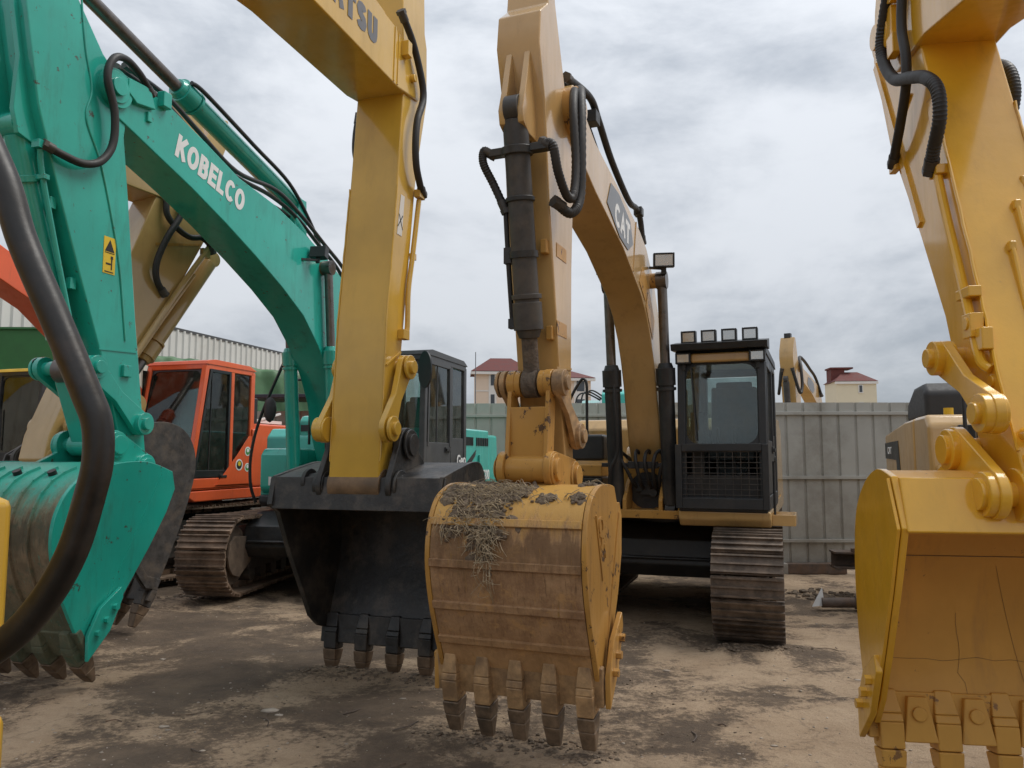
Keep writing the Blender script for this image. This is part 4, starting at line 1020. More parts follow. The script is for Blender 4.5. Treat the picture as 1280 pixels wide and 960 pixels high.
for t in (0.450, 1.135): lamp_full(CB, (1.47, t, 2.59), (1, 0, -0.05), w=0.145, h=0.11, dep=0.07)
for k in range(4):
    lamp_full(CB, (1.46, 0.505 + 0.190 * k, 2.795), (1, 0, -0.08 + 0.03 * k), w=0.142, h=0.122, dep=0.08)
# mesh guard low in front of the windscreen
gd = MB(); gx = 1.565; y0, y1, z0, z1 = 0.400, 1.185, 1.16, 1.76
for y in (y0, y1): gd.box((gx, y, (z0 + z1) / 2), (0.05, 0.06, z1 - z0))
gd.box((gx, (y0 + y1) / 2, z1 - 0.03), (0.05, y1 - y0 - 0.06, 0.07)).box((gx, (y0 + y1) / 2, z0 + 0.05), (0.05, y1 - y0 - 0.06, 0.10))
gd = gd.build('front_guard', 'cabblack', CB, 0.006)
ms = MB()
for k in range(10): ms.cyl((gx, y0 + 0.07 + k * 0.071, z0 + 0.09), (gx, y0 + 0.07 + k * 0.071, z1 - 0.05), 0.0035, seg=6)
for k in range(9): ms.cyl((gx + 0.006, y0 + 0.02, z0 + 0.13 + k * 0.05), (gx + 0.006, y1 - 0.02, z0 + 0.13 + k * 0.05), 0.0035, seg=6)
ms.build('mesh', 'frame', gd)
MB().box((1.44, 0.793, 1.32), (0.03, 0.70, 0.30)).build('front_panel', 'black', CB)
MB().cyl((1.30, 1.24, 1.60), (1.30, 1.24, 1.02), 0.012, seg=8).ring((1.3, 1.25, 1.62), (1.3, 1.26, 1.62), 0.03, 0.018).build('grab_rail', 'black', CB)
# right-hand covers
MB().box((0.72, -0.86, 1.74), (0.50, 0.74, 0.28)).build('tool_box', 'cabblack', ex, 0.03)
MB().box((0.95, -0.86, 1.50), (0.28, 0.76, 0.12)).build('tank_step', 'cat_worn', ex, 0.01)
MB().box((0.86, -0.86, 1.28), (0.42, 0.76, 0.30)).box((1.10, -0.70, 1.27), (0.10, 0.34, 0.18)).build('storage_cover', 'black', ex, 0.02)
MB().cyl((1.05, -0.50, 1.16), (1.09, -0.50, 1.16), 0.13, seg=24).build('horn_cover', 'black', ex)
MB().cyl((0.5, -0.92, 1.88), (0.5, -0.92, 1.99), 0.07, seg=20).cyl((0.5, -0.92, 1.99), (0.5, -0.92, 2.02), 0.08, seg=20).build('filler_cap', 'yel2', ex, 0.005)
MB().bar((0.65, -1.2, 1.91), (0.65, -0.5, 1.91), 0.06, 0.03).build('trim_strip', 'cat', ex)
hose(ex, 'mirror_rail', [(0.80, -0.72, 1.88), (0.80, -0.72, 2.25), (0.80, -0.72, 2.42), (0.80, -0.74, 2.49), (0.80, -0.79, 2.48), (0.80, -0.90, 2.30), (0.80, -0.96, 2.1), (0.80, -0.96, 1.6)], 0.016, 'black')
undercarriage(ex, 'trackdark', gauge=0.94, xr=-1.5, xf=1.62, h=0.99, w=0.60, turn=R(2.6))

# ================================================================== 2: teal excavator
kb = machine((-2.251, 10.4), 16, False, 'teal excavator with white lettered boom and dark grey cab, bucket scraped brown, at the left')
kob_boom = [(4.40, 4.45), (4.52, 4.58), (4.52, 4.76), (4.40, 4.84), (3.77, 4.80), (3.25, 4.66), (2.72, 4.50), (2.05, 4.42), (1.47, 4.28), (0.95, 4.12), (0.48, 3.92), (0.10, 3.5), (-0.20, 2.8), (-0.30, 2.1), (-0.25, 1.6), (0.0, 1.42), (0.3, 1.5), (0.50, 1.9), (0.62, 2.32), (0.80, 2.64), (1.08, 2.98), (1.43, 3.29), (1.88, 3.53), (2.4, 3.76), (2.9, 3.96), (3.43, 4.15)]
b = boom(kb, kob_boom, 0.205, 'teal', foot=(0.0, 1.6), tip=(4.42, 4.66))
block_text('KOBELCO', b, (3.68, 0.2075, 4.375), (-1, 0, -0.22), (0, 1, 0), 0.228, 'white', 0.22, 0.50, 0.055)
MB().prism([(4.30, 4.68), (4.30, 4.80), (4.05, 4.82), (3.98, 4.66), (4.2, 4.62)], 0.206, 0.25).box((3.86, 0.23, 4.80), (0.10, 0.08, 0.14)).box((4.02, 0.215, 4.58), (0.05, 0.03, 0.09)).build('tip_bracket', 'teal', b, 0.008)
lamp_full(b, (1.33, 0.33, 4.06), (-0.95, -0.1, -0.2), w=0.20, h=0.14)
MB().bar((1.5, 0.2, 3.95), (1.36, 0.33, 3.96), 0.03, 0.025).build('lamp_bracket', 'black', b)
for k, y in enumerate((0.12, 0.04, -0.05)):
    hose(b, 'boom_hose', [(4.2, y, 4.96), (3.7, y, 4.92), (3.3, y + 0.03, 4.76), (2.7, y + 0.03, 4.58), (2.0, y + 0.04, 4.62 - 0.05 * k), (1.5, y + 0.06, 4.48), (1.0, y + 0.09, 4.26), (0.45, y + 0.1, 4.02), (0.05, y + 0.08, 3.6)], 0.024, 'black')
arm_p = [(5.25, 6.1), (5.24, 4.94), (5.09, 4.22), (4.87, 3.63), (4.64, 3.05), (4.30, 2.23), (4.12, 1.66), (4.02, 1.48), (3.92, 1.45), (3.84, 1.55), (3.87, 1.75), (4.04, 2.8), (4.19, 3.85), (4.26, 4.30), (4.24, 4.5), (4.30, 4.75), (4.52, 4.9), (4.82, 5.25), (4.95, 6.1)]
a = MB().prism(arm_p, -0.19, 0.19).build('arm', 'teal', kb, 0.012, 25)
build_each(MB().cyl((4.40, -0.24, 4.66), (4.40, 0.24, 4.66), 0.16, seg=28).cyl((3.95, -0.22, 1.56), (3.95, 0.22, 1.56), 0.12, seg=26).cyl((3.99, -0.2, 1.92), (3.99, 0.245, 1.92), 0.09, seg=26), 'pivot_boss', 'teal', a, 0.006)
MB().tube([(4.78, 0.194, 5.3), (4.70, 0.194, 4.85), (4.62, 0.194, 4.55), (4.66, 0.194, 4.3), (4.50, 0.194, 4.0), (4.36, 0.194, 3.6), (4.25, 0.194, 3.2), (4.15, 0.194, 2.6)], 0.008).bar((4.42, 0.192, 2.50), (4.02, 0.192, 2.52), 0.014, 0.01, up=(0, 1, 0)).build('weld_bead', 'teal', a)
for y in (-0.09, 0.09):
    MB().prism([(5.28, 5.5), (5.27, 4.9), (5.20, 4.55), (5.22, 4.15), (5.17, 3.98), (5.06, 3.95), (4.98, 3.98), (5.02, 4.2), (5.15, 4.6), (5.15, 5.5)], y - 0.022, y + 0.022).build('bracket', 'teal', a, 0.006)
for z, x in ((3.55, 4.87), (2.98, 4.65)): MB().box((x, 0.12, z), (0.06, 0.05, 0.09)).build('clip', 'teal', a, 0.006)
lb = MB().box((4.36, 0.192, 3.27), (0.125, 0.003, 0.30)).build('warning_label', 'yellowlabel', a)
MB().prism([(4.36, 3.40), (4.41, 3.30), (4.31, 3.30)], 0.1938, 0.1948).prism([(4.36, 3.385), (4.398, 3.308), (4.322, 3.308)], 0.1950, 0.1954).build('pictogram', 'blacktext', lb)
MB().box((4.335, 0.1945, 3.20), (0.012, 0.002, 0.09)).box((4.37, 0.1945, 3.20), (0.05, 0.002, 0.014)).box((4.335, 0.1945, 3.255), (0.024, 0.002, 0.024)).box((4.36, 0.1945, 3.135), (0.09, 0.002, 0.008)).box((4.36, 0.1945, 3.29), (0.10, 0.002, 0.006)).build('pictogram', 'blacktext', lb)
MB().box((4.13, 0.2, 2.35), (0.09, 0.04, 0.10)).build('clip', 'teal', a, 0.008)
C = hyd_cylinder(kb, 'bucket_cylinder', (5.10, 4.07), (4.52, 2.32), 0.095, 0.055, 0.86, 0.0, 'teal', 'chrome', 1.1, 0.10, 0.15)
p0 = V((5.10, 0, 4.07)); d = V((-0.58, 0, -1.75)).normalized()
MB().ring(p0 + d * 0.36, p0 + d * 0.41, 0.115, 0.09).box(p0 + d * 0.38 + V((0, 0.13, 0)), (0.05, 0.12, 0.04)).build('clamp', 'teal', C, 0.005)
MB().tube([p0 + d * 0.18 + V((0, 0.18, 0)), p0 + d * 0.35 + V((0, 0.15, 0)), p0 + d * 0.9 + V((0, 0.13, 0)), p0 + d * 1.45 + V((0, 0.12, 0))], 0.022).box(p0 + d * 0.15 + V((0, 0.18, 0)), (0.07, 0.07, 0.06)).build('pipe', 'teal', C)
hose(a, 'hose', [(5.02, 0.21, 3.93), (4.90, 0.24, 3.90), (4.72, 0.25, 3.90), (4.56, 0.26, 3.98), (4.46, 0.27, 4.16), (4.47, 0.28, 4.42), (4.56, 0.28, 4.68), (4.50, 0.28, 4.86), (4.36, 0.27, 4.92), (4.18, 0.25, 4.88), (4.02, 0.22, 4.80)], 0.031)
hyd_cylinder(kb, 'arm_cylinder', (1.35, 4.66), (4.95, 5.52), 0.105, 0.06, 0.57, 0.0, 'teal', 'chrome', 1.2, 0.10, 0.14)
hose(kb, 'arm_cylinder_hose', [(3.4, 0.13, 5.20), (3.2, 0.14, 5.18), (2.4, 0.14, 4.98), (1.7, 0.14, 4.8), (1.2, 0.12, 4.5), (0.9, 0.1, 4.25)], 0.022, 'black')
MB().prism([(1.25, 4.15), (1.55, 4.25), (1.42, 4.72), (1.28, 4.72)], -0.12, 0.12).build('cylinder_bracket', 'teal', b, 0.008)
links(kb, 0.235, (4.52, 2.34), (3.99, 1.92), None, 0, 'teal', r=0.095, th=0.05)
MB().prism([(4.46, 2.36), (4.58, 2.32), (4.34, 1.72), (4.20, 1.74)], -0.11, 0.15).cyl((4.27, -0.16, 1.74), (4.27, 0.16, 1.74), 0.09).build('bucket_link', 'teal', kb, 0.02)
kob_shell = [(4.06, 1.52), (4.35, 1.60), (4.70, 1.58), (4.98, 1.48), (5.13, 1.30), (5.17, 1.08), (5.11, 0.82), (4.98, 0.55), (4.86, 0.34)]
kob_mouth = [(4.72, 0.36), (4.50, 0.62), (4.26, 0.95), (4.10, 1.20), (4.02, 1.38)]
BK = bucket(kb, kob_shell, kob_mouth, 0.60, 0.56, ((3.95, 1.56), (4.27, 1.74)), dict(shell='kobmud', side='teal', edge='kobmud', adapter='kobmud', tooth='toothdark', bolt='teal'),
            tip=(4.66, 0.0), ribs=6, pinr=0.095, ear_t=0.235, tooth_len=0.36, tooth_w=0.10, weld=((4.17, 1.50), (4.74, 0.46)), pin_ext=0.05)
ho = MB()
for y in (-0.32, 0.0, 0.32): ho.cyl((4.90, y, 1.500), (4.925, y, 1.545), 0.03, seg=16)
build_each(ho, 'drain_hole', 'black', BK)
for t in (0.285, -0.285):
    hyd_cylinder(kb, 'boom_cylinder', (0.72, 1.15), (1.02, 3.95), 0.085, 0.052, 0.64, t, 'teal', 'chrome', 1.2, 0.09, 0.11)
MB().cyl((1.02, -0.34, 3.95), (1.02, 0.34, 3.95), 0.085, seg=24).build('cylinder_pin', 'brownboss', b)
deck(kb, 'teal', 1.08, -2.3, 0.55, 1.38, hoodmat='teal_hood', cwmat='teal_hood', hz=2.04, xcw=-2.9, tr=0.9)
for sx, sw in ((-1.12, 0.36), (-1.72, 0.60)):
    v = MB()
    for k in range(7): v.box((sx - sw / 2 + sw * (k + 0.5) / 7, 1.384, 1.86), (sw / 7 * 0.6, 0.012, 0.12))
    v.build('vent', 'black', kb)
v = MB()
for k in range(5): v.box((-1.0 + 0.1 * k, 1.15, 2.022), (0.05, 0.2, 0.012))
v.build('vent', 'black', kb)
boom_panel(kb, [(-0.88, 1.50), (-1.42, 1.74), (-1.40, 1.66), (-0.98, 1.42)], 1.383, 'stripe', 'stripe')
text('SK200', 'lettering', kb, (-1.62, 1.386, 1.30), (-1, 0, 0), (0, 1, 0), 0.20, 'white', 0.02, 0.002, sx=0.85)
MB().box((-1.55, 1.40, 1.60), (0.06, 0.03, 0.14)).build('door_latch', 'teal_hood', kb, 0.01)
MB().prism([(-1.28, 1.09), (-0.3, 1.09), (-0.3, 1.25), (-1.28, 1.22)], 1.383, 1.392).build('stripe', 'stripe', kb)
CB = cab(kb, 0.62, -0.85, 0.42, 1.42, 1.15, 2.98, 'cabgrey', 'cabgrey', rake=0.06, gl='glass', sill=0.62)
text('Geo', 'lettering', CB, (-0.50, 1.426, 1.52), (-1, 0, 0.05), (0, 1, 0), 0.20, 'white', 0.02, 0.002)
mr = MB()
for k in range(20):
    pass
mr.cyl((0.66, 1.44, 2.70), (0.68, 1.43, 2.70), 0.12, seg=24); 
for v_ in mr.bm.verts: v_.co.z = 2.70 + (v_.co.z - 2.70) * 1.9
mr.bar((0.55, 1.40, 2.86), (0.66, 1.45, 2.80), 0.02, 0.02).build('mirror', 'cabblack', CB)
MB().cyl((-0.3, 1.2, 2.98), (-0.3, 1.2, 3.05), 0.02).cyl((-0.65, 1.25, 2.95), (-0.65, 1.25, 3.03), 0.02).build('roof_stud', 'black', CB)
MB().box((-0.88, 1.22, 2.0), (0.05, 0.3, 0.36)).box((-0.95, 1.0, 2.1), (0.2, 0.7, 0.2)).build('air_filter', 'black', kb, 0.02)
MB().prism([(-0.25, 1.16), (0.55, 1.16), (0.62, 1.24), (0.62, 1.66), (0.55, 1.75), (-0.25, 1.75)], -0.87, -0.36).build('tool_box', 'teal', kb, 0.035)
MB().prism([(-0.25, 1.0), (0.55, 1.0), (0.62, 1.05), (0.62, 1.155), (-0.25, 1.155)], -0.88, -0.36).build('tool_box_base', 'black', kb, 0.03)
MB().box((0.625, -0.62, 1.33), (0.004, 0.22, 0.11)).build('number_plate', 'white', kb)
for k in range(3): MB().box((0.6285, -0.68 + 0.055 * k, 1.33), (0.002, 0.03, 0.055)).build('plate_mark', 'greytext', kb)
MB().prism([(-1.1, 1.76), (-0.35, 1.76), (-0.30, 1.82), (-0.30, 2.14), (-0.38, 2.22), (-1.1, 2.22)], -0.88, -0.25).build('tank_cover', 'teal', kb, 0.035)
MB().box((-0.295, -0.78, 2.04), (0.012, 0.12, 0.09)).build('recess', 'black', kb, 0.003)
text('KOBELCO', 'lettering', kb, (-0.292, -0.66, 1.98), (0, 1, 0), (1, 0, 0), 0.14, 'white', 0.03, 0.002, sx=0.85)
MB().cyl((-0.6, -0.72, 2.22), (-0.6, -0.72, 2.36), 0.09, seg=20).cyl((-0.6, -0.72, 2.36), (-0.6, -0.72, 2.39), 0.10, seg=20).cyl((-0.62, -0.5, 2.22), (-0.62, -0.5, 2.30), 0.05).build('filler_cap', 'teal', kb, 0.006)
hose(kb, 'mirror_rail', [(0.55, -0.96, 1.05), (0.62, -1.0, 1.3), (0.62, -1.0, 1.7), (0.62, -0.86, 2.2), (0.6, -0.50, 3.0)], 0.020, 'black')
MB().blob((0.62, -0.74, 2.25), 0.17, (0.25, 0.55, 1.0), 2, 0.05).build('mirror', 'black', kb)
hose(kb, 'hand_rail', [(0.3, -0.35, 1.8), (0.3, -0.35, 2.5), (0.3, -0.36, 2.62), (0.3, -0.42, 2.66), (0.3, -0.55, 2.66)], 0.018, 'black')
undercarriage(kb, 'track', gauge=1.1, xr=-1.6, xf=1.18, h=0.95, w=0.60, turn=R(9))

# ================================================================== 3: orange excavator
og = machine((-5.39, 12.02), 16, False, 'orange excavator with red-orange cab frame, round stickers on its door side')
deck(og, 'orange', 1.02, -1.6, 1.15, 1.40, hoodmat='orange', hz=2.15, xcw=-2.5)
CB = cab(og, 1.15, -0.22, 0.42, 1.41, 1.22, 3.02, 'orange', 'orange', rake=0.34, gl='glass_dark', sill=0.18, door_mat='cabblack')
boom_panel(CB, [(0.62, 1.24), (0.10, 1.24), (-0.30, 1.24), (-0.30, 1.95), (-0.12, 1.95), (0.16, 1.66)], 1.424, 'orange', 'side_panel')
bd = [(-0.02, 1.70, 0.085, 'blacktext'), (-0.16, 1.86, 0.07, 'white'), (-0.16, 1.66, 0.065, 'white')]
for x, z, r, mt in ((0.10, 1.52, 0.085, 'blacktext'), (-0.10, 1.72, 0.07, 'white'), (-0.10, 1.48, 0.065, 'white')):
    s_ = MB().cyl((x, 1.4275, z), (x, 1.4295, z), r, seg=28).build('round_sticker', 'white', CB)
    MB().cyl((x, 1.430, z), (x, 1.4312, z), r * 0.74, seg=24).build('sticker_disc', 'blacktext' if mt == 'blacktext' else 'green', s_)
    MB().cyl((x, 1.4318, z + r * 0.2), (x, 1.4325, z + r * 0.2), r * 0.42, seg=16).build('sticker_mark', 'yellowlabel' if mt == 'blacktext' else 'white', s_)
MB().box((-0.22, 1.425, 1.98), (0.05, 0.03, 0.16)).build('door_latch', 'orange', CB, 0.01)
MB().box((-0.45, 1.0, 2.35), (0.28, 0.5, 0.42)).build('air_filter', 'black', og, 0.02)
MB().box((-1.0, 0.9, 2.20), (0.7, 0.6, 0.05)).bar((-0.6, 1.2, 2.2), (-1.3, 1.2, 2.35), 0.03, 0.03).build('hood_cover', 'whitetrim', og)
og_boom = [(5.2, 4.05), (5.2, 4.45), (4.4, 4.45), (3.3, 4.22), (2.4, 3.86), (1.6, 3.36), (0.75, 2.65), (0.3, 2.1), (0.2, 1.6), (0.45, 1.42), (0.75, 1.55), (1.2, 2.35), (1.75, 2.98), (2.5, 3.50), (3.4, 3.86), (4.4, 4.02)]
boom(og, og_boom, 0.2, 'orange', foot=(0.4, 1.6), tip=(5.1, 4.25))
for t in (0.28, -0.28): hyd_cylinder(og, 'boom_cylinder', (1.2, 1.15), (1.9, 3.35), 0.085, 0.05, 0.64, t, 'orange')
undercarriage(og, 'track', gauge=1.15, xr=-1.6, xf=2.02, h=1.0, w=0.62, turn=R(-11))
MB().cyl((0, 0, 0.98), (0, 0, 1.03), 0.75, seg=36).build('swing_ring', 'black', og)

# ================================================================== 4: yellow excavator whose arm holds the black bucket
km = machine((-2.412, 1.5), 18, True, 'yellow excavator whose thick upright arm holds a black open bucket')
kom_boom = [(4.36, 4.405), (4.72, 4.46), (4.76, 4.50), (4.70, 4.62), (4.52, 4.80), (4.31, 4.86), (3.94, 4.88), (3.2, 4.97), (2.4, 5.08), (1.5, 5.0), (0.7, 4.4), (-0.1, 3.2), (-0.75, 2.0), (-0.85, 1.6), (-0.6, 1.42), (-0.35, 1.55), (0.3, 2.5), (1.0, 3.4), (1.8, 4.1), (2.5, 4.36), (3.2, 4.42)]
b = boom(km, kom_boom, 0.222, 'kom', foot=(-0.6, 1.6), seams=[(4.28, 4.42, 4.30, 4.85), (4.34, 4.42, 4.36, 4.84)])
block_text('KOMATSU', b, (2.90, -0.2245, 4.555), (1, 0, -0.008), (0, -1, 0), 0.20, 'greytext', 0.30, 0.54, 0.06)
MB().bar((2.6, -0.17, 5.06), (4.2, -0.17, 4.90), 0.03, 0.03).bar((2.6, -0.10, 5.08), (4.2, -0.10, 4.92), 0.03, 0.03).build('boom_pipe', 'kom', b)
build_each(MB().box((4.44, -0.25, 4.74), (0.07, 0.06, 0.12)).cyl((4.58, -0.26, 4.58), (4.58, -0.20, 4.58), 0.03), 'hose_clamp', 'kom', b, 0.006)
arm_p = [(4.42, 5.9), (4.50, 4.5), (4.41, 3.68), (4.27, 2.63), (4.19, 1.50), (4.22, 1.38), (4.30, 1.34), (4.38, 1.40), (4.42, 1.6), (4.50, 2.3), (4.56, 2.67), (4.74, 3.86), (4.93, 4.55), (4.92, 5.0), (4.80, 5.3), (4.72, 5.9)]
a = MB().prism(arm_p, -0.20, 0.20).build('arm', 'kom', km, 0.012, 25)
MB().bar((4.265, -0.205, 2.38), (4.262, 0.205, 2.36), 0.012, 0.012, up=(1, 0, 0)).bar((4.27, -0.202, 2.30), (4.50, -0.202, 2.42), 0.012, 0.012, up=(0, 1, 0)).build('weld_bead', 'kom', a)
build_each(MB().cyl((4.29, -0.205, 1.44), (4.29, 0.205, 1.44), 0.118, seg=30), 'tip_boss', 'brownboss', a, 0.006)
for y in (-0.13, 0.13):
    MB().prism([(4.60, 5.0), (4.62, 5.5), (4.70, 5.62), (4.82, 5.6), (4.88, 5.4), (4.90, 5.0)], y - 0.03 if y > 0 else -0.19, y + 0.03 if y < 0 else 0.19).build('yoke', 'kom', a, 0.006)
def edge_beads(parent, pts, t, mat, r=0.006):
    for y in (-t, t):
        P = []
        for (x0, z0), (x1, z1) in zip(pts, pts[1:]):
            n_ = max(2, int(math.hypot(x1 - x0, z1 - z0) / 0.05))
            P += [(x0 + (x1 - x0) * k / n_ - 0.001 + random.uniform(-0.002, 0.002), y + random.uniform(-0.002, 0.002), z0 + (z1 - z0) * k / n_) for k in range(n_)]
        MB().tube(P, r, 6, 1).build('weld_bead', mat, parent)
edge_beads(a, [(4.41, 3.68), (4.27, 2.63), (4.20, 1.56)], 0.199, 'kom')
hose(a, 'hose', [(4.36, -0.245, 4.98), (4.52, -0.26, 4.84), (4.66, -0.27, 4.62), (4.70, -0.27, 4.46), (4.60, -0.27, 4.25), (4.57, -0.27, 4.05), (4.60, -0.265, 3.88), (4.68, -0.26, 3.76), (4.77, -0.24, 3.72)], 0.028)
hose(a, 'hose', [(4.52, 0.205, 4.30), (4.50, 0.215, 4.15), (4.50, 0.215, 4.0), (4.55, 0.20, 3.88)], 0.022)
MB().box((4.74, -0.23, 3.70), (0.10, 0.05, 0.06)).tube([(4.74, -0.225, 3.66), (4.64, -0.225, 3.2), (4.57, -0.225, 2.9), (4.55, -0.23, 2.62), (4.53, -0.225, 2.56)], 0.02).box((4.50, -0.225, 2.55), (0.10, 0.05, 0.07)).box((4.65, -0.22, 3.18), (0.05, 0.04, 0.05)).build('pipe', 'kom', a, 0.004)
boom_panel(a, [(4.41, 3.30), (4.49, 3.30), (4.53, 3.62), (4.47, 3.62)], -0.2005, 'whitetrim', 'label')
MB().bar((4.42, -0.2045, 3.36), (4.50, -0.2045, 3.46), 0.008, 0.002, up=(0, 1, 0)).bar((4.44, -0.2045, 3.46), (4.50, -0.2045, 3.35), 0.008, 0.002, up=(0, 1, 0)).build('label_drawing', 'blacktext', a)
links(km, 0.25, (4.47, 2.30), (4.21, 1.84), None, 0, 'kom', r=0.092, th=0.045)
MB().prism([(4.42, 2.3), (4.54, 2.3), (4.52, 1.72), (4.40, 1.70)], -0.15, 0.15).build('bucket_link', 'kom', km, 0.02)
hyd_cylinder(km, 'bucket_cylinder', (5.02, 4.25), (4.56, 2.30), 0.085, 0.05, 0.72, 0.0, 'kom')
kom_shell = [(4.22, 1.50), (4.50, 1.555), (4.80, 1.60), (4.97, 1.56), (5.10, 1.36), (5.16, 1.08), (5.10, 0.78), (4.99, 0.52), (4.90, 0.30)]
kom_mouth = [(4.76, 0.34), (4.66, 0.42), (4.56, 0.62), (4.40, 0.92), (4.26, 1.24), (4.16, 1.30)]
BK = bucket(km, kom_shell, kom_mouth, 0.650, 0.590, ((4.29, 1.44), (4.45, 1.73)), dict(shell='bktblack', side='bktblack', edge='bktblack', adapter='bktblack', tooth='toothdark', bolt='bktblack'),
            tip=(4.86, 0.0), pinr=0.10, ear_t=0.275, tooth_len=0.31, tooth_w=0.11, cut_side=())
MB().prism([(4.17, 1.27), (4.20, 1.27), (4.235, 1.50), (4.205, 1.50)], -0.655, 0.655).build('front_plate', 'bktblack', BK, 0.006)
MB().cyl((4.29, 0.30, 1.44), (4.29, 0.42, 1.44), 0.085, seg=18).cyl((4.27, 0.42, 1.46), (4.25, 0.52, 1.43), 0.014).cyl((4.29, 0.40, 1.46), (4.29, 0.43, 1.46), 0.1, seg=18).build('pin_keeper', 'bktblack', BK, 0.004)
# near corner of the body with its hand rail
MB().prism([(-3.6, 1.0), (0.30, 1.0), (0.36, 1.06), (0.36, 1.10), (-3.6, 1.14)], -1.36, 1.36).build('deck_frame', 'kom', km, 0.02)
MB().prism([(-3.4, 1.14), (-1.5, 1.14), (-1.5, 2.1), (-3.4, 2.1)], -1.34, 1.34).build('engine_hood', 'kom', km, 0.05)
MB().prism([(-0.3, 1.285), (0.36, 1.285), (0.36, 1.58), (-0.3, 1.58)], -1.50, -0.75).build('tool_box', 'kom', km, 0.02)
MB().prism([(-0.3, 0.62), (0.37, 0.62), (0.37, 1.21), (-0.3, 1.21)], -1.50, -0.75).build('tank_cover', 'kom', km, 0.02)
hose(km, 'hand_rail', [(0.20, -1.33, 2.40), (0.252, -1.423, 2.306), (0.281, -1.512, 2.144), (0.295, -1.556, 2.019), (0.316, -1.618, 1.88), (0.333, -1.673, 1.757), (0.34, -1.693, 1.704), (0.341, -1.697, 1.643), (0.338, -1.687, 1.584), (0.33, -1.664, 1.492), (0.317, -1.624, 1.412), (0.3, -1.571, 1.35), (0.285, -1.50, 1.312), (0.26, -1.40, 1.30)], 0.0245, 'rail')
undercarriage(km, 'track', gauge=1.05, xr=-2.9, xf=-0.6, h=0.95, w=0.5)

# ================================================================== 5: yellow excavator at the right edge
rg = machine((1.8097, -0.2), 8, True, 'bright yellow excavator with big open ochre bucket, cut by the picture edge')
rig_boom = [(4.50, 3.86), (4.72, 3.96), (4.78, 4.12), (4.66, 4.34), (4.3, 4.40), (3.6, 4.50), (2.6, 4.70), (1.7, 4.62), (0.9, 4.1), (0.0, 2.9), (-0.7, 1.95), (-0.75, 1.6), (-0.5, 1.42), (-0.25, 1.55), (0.5, 2.4), (1.3, 3.2), (2.0, 3.55), (2.7, 3.66), (3.53, 3.74), (4.1, 3.86)]
b = boom(rg, rig_boom, 0.215, 'rig', foot=(-0.5, 1.6), tip=(4.62, 4.14))
arm_p = [(4.32, 5.6), (4.28, 4.35), (4.22, 3.9), (4.06, 3.45), (3.92, 3.05), (3.76, 2.6), (3.55, 1.98), (3.40, 1.60), (3.38, 1.48), (3.43, 1.40), (3.52, 1.39), (3.60, 1.46), (3.76, 1.70), (3.96, 2.0), (4.08, 2.35), (4.34, 2.84), (4.74, 3.52), (4.96, 4.15), (4.90, 4.45), (4.72, 4.9), (4.62, 5.6)]
a = MB().prism(arm_p, -0.19, 0.19).build('arm', 'rig', rg, 0.012, 25)
build_each(MB().cyl((3.47, -0.20, 1.49), (3.47, 0.20, 1.49), 0.11, seg=28).cyl((3.62, 0.18, 1.98), (3.62, 0.20, 1.98), 0.03), 'tip_boss', 'rig', a, 0.006)
edge_beads(a, [(4.06, 3.45), (3.92, 3.05), (3.76, 2.6), (3.55, 1.98), (3.41, 1.62)], 0.189, 'rig', 0.008)
MB().bar((4.66, 0.194, 3.50), (4.36, 0.194, 3.66), 0.012, 0.01, up=(0, 1, 0)).bar((4.90, 0.18, 4.1), (4.32, 0.18, 2.9), 0.05, 0.05, up=(0, 1, 0)).build('weld_bead', 'rig', a)
hose(a, 'hose', [(4.36, 0.26, 4.40), (4.50, 0.265, 4.22), (4.57, 0.27, 4.06), (4.50, 0.275, 3.90), (4.34, 0.28, 3.74), (4.12, 0.285, 3.64), (3.92, 0.285, 3.54), (3.80, 0.28, 3.42), (3.80, 0.275, 3.28), (3.92, 0.265, 3.16), (4.00, 0.25, 3.10)], 0.03, ribs=1)
hose(a, 'hose', [(4.20, 0.24, 4.38), (4.26, 0.25, 4.2), (4.28, 0.255, 4.0), (4.24, 0.255, 3.82), (4.26, 0.255, 3.66), (4.38, 0.25, 3.50), (4.50, 0.24, 3.40), (4.60, 0.22, 3.36)], 0.026)
hose(a, 'hose', [(4.62, -0.18, 3.72), (4.60, -0.25, 3.82), (4.50, -0.30, 3.86), (4.35, -0.31, 3.76), (4.30, -0.31, 3.61), (4.35, -0.30, 3.47), (4.43, -0.28, 3.38), (4.5, -0.2, 3.3)], 0.03, ribs=1)
boom_panel(a, [(4.10, 3.24), (4.16, 3.52), (4.06, 3.52), (4.04, 3.24)], 0.1905, 'cat_worn', 'label')
boom_panel(a, [(4.09, 3.255), (4.145, 3.505), (4.072, 3.505), (4.053, 3.255)], 0.1945, 'rig', 'label_face')
build_each(MB().box((4.50, 0.23, 4.13), (0.16, 0.06, 0.20)).box((4.42, 0.25, 3.98), (0.10, 0.05, 0.12)).cyl((4.40, 0.2, 4.32), (4.40, 0.27, 4.32), 0.09, seg=18), 'hose_clamp', 'rig', b, 0.006)
build_each(MB().box((4.62, 0.205, 3.34), (0.10, 0.04, 0.06)).box((4.0, 0.215, 3.08), (0.10, 0.06, 0.05)).box((3.74, 0.215, 2.40), (0.14, 0.06, 0.05)).box((3.62, 0.21, 2.17), (0.07, 0.05, 0.10)), 'pipe_clip', 'rig', a, 0.006)
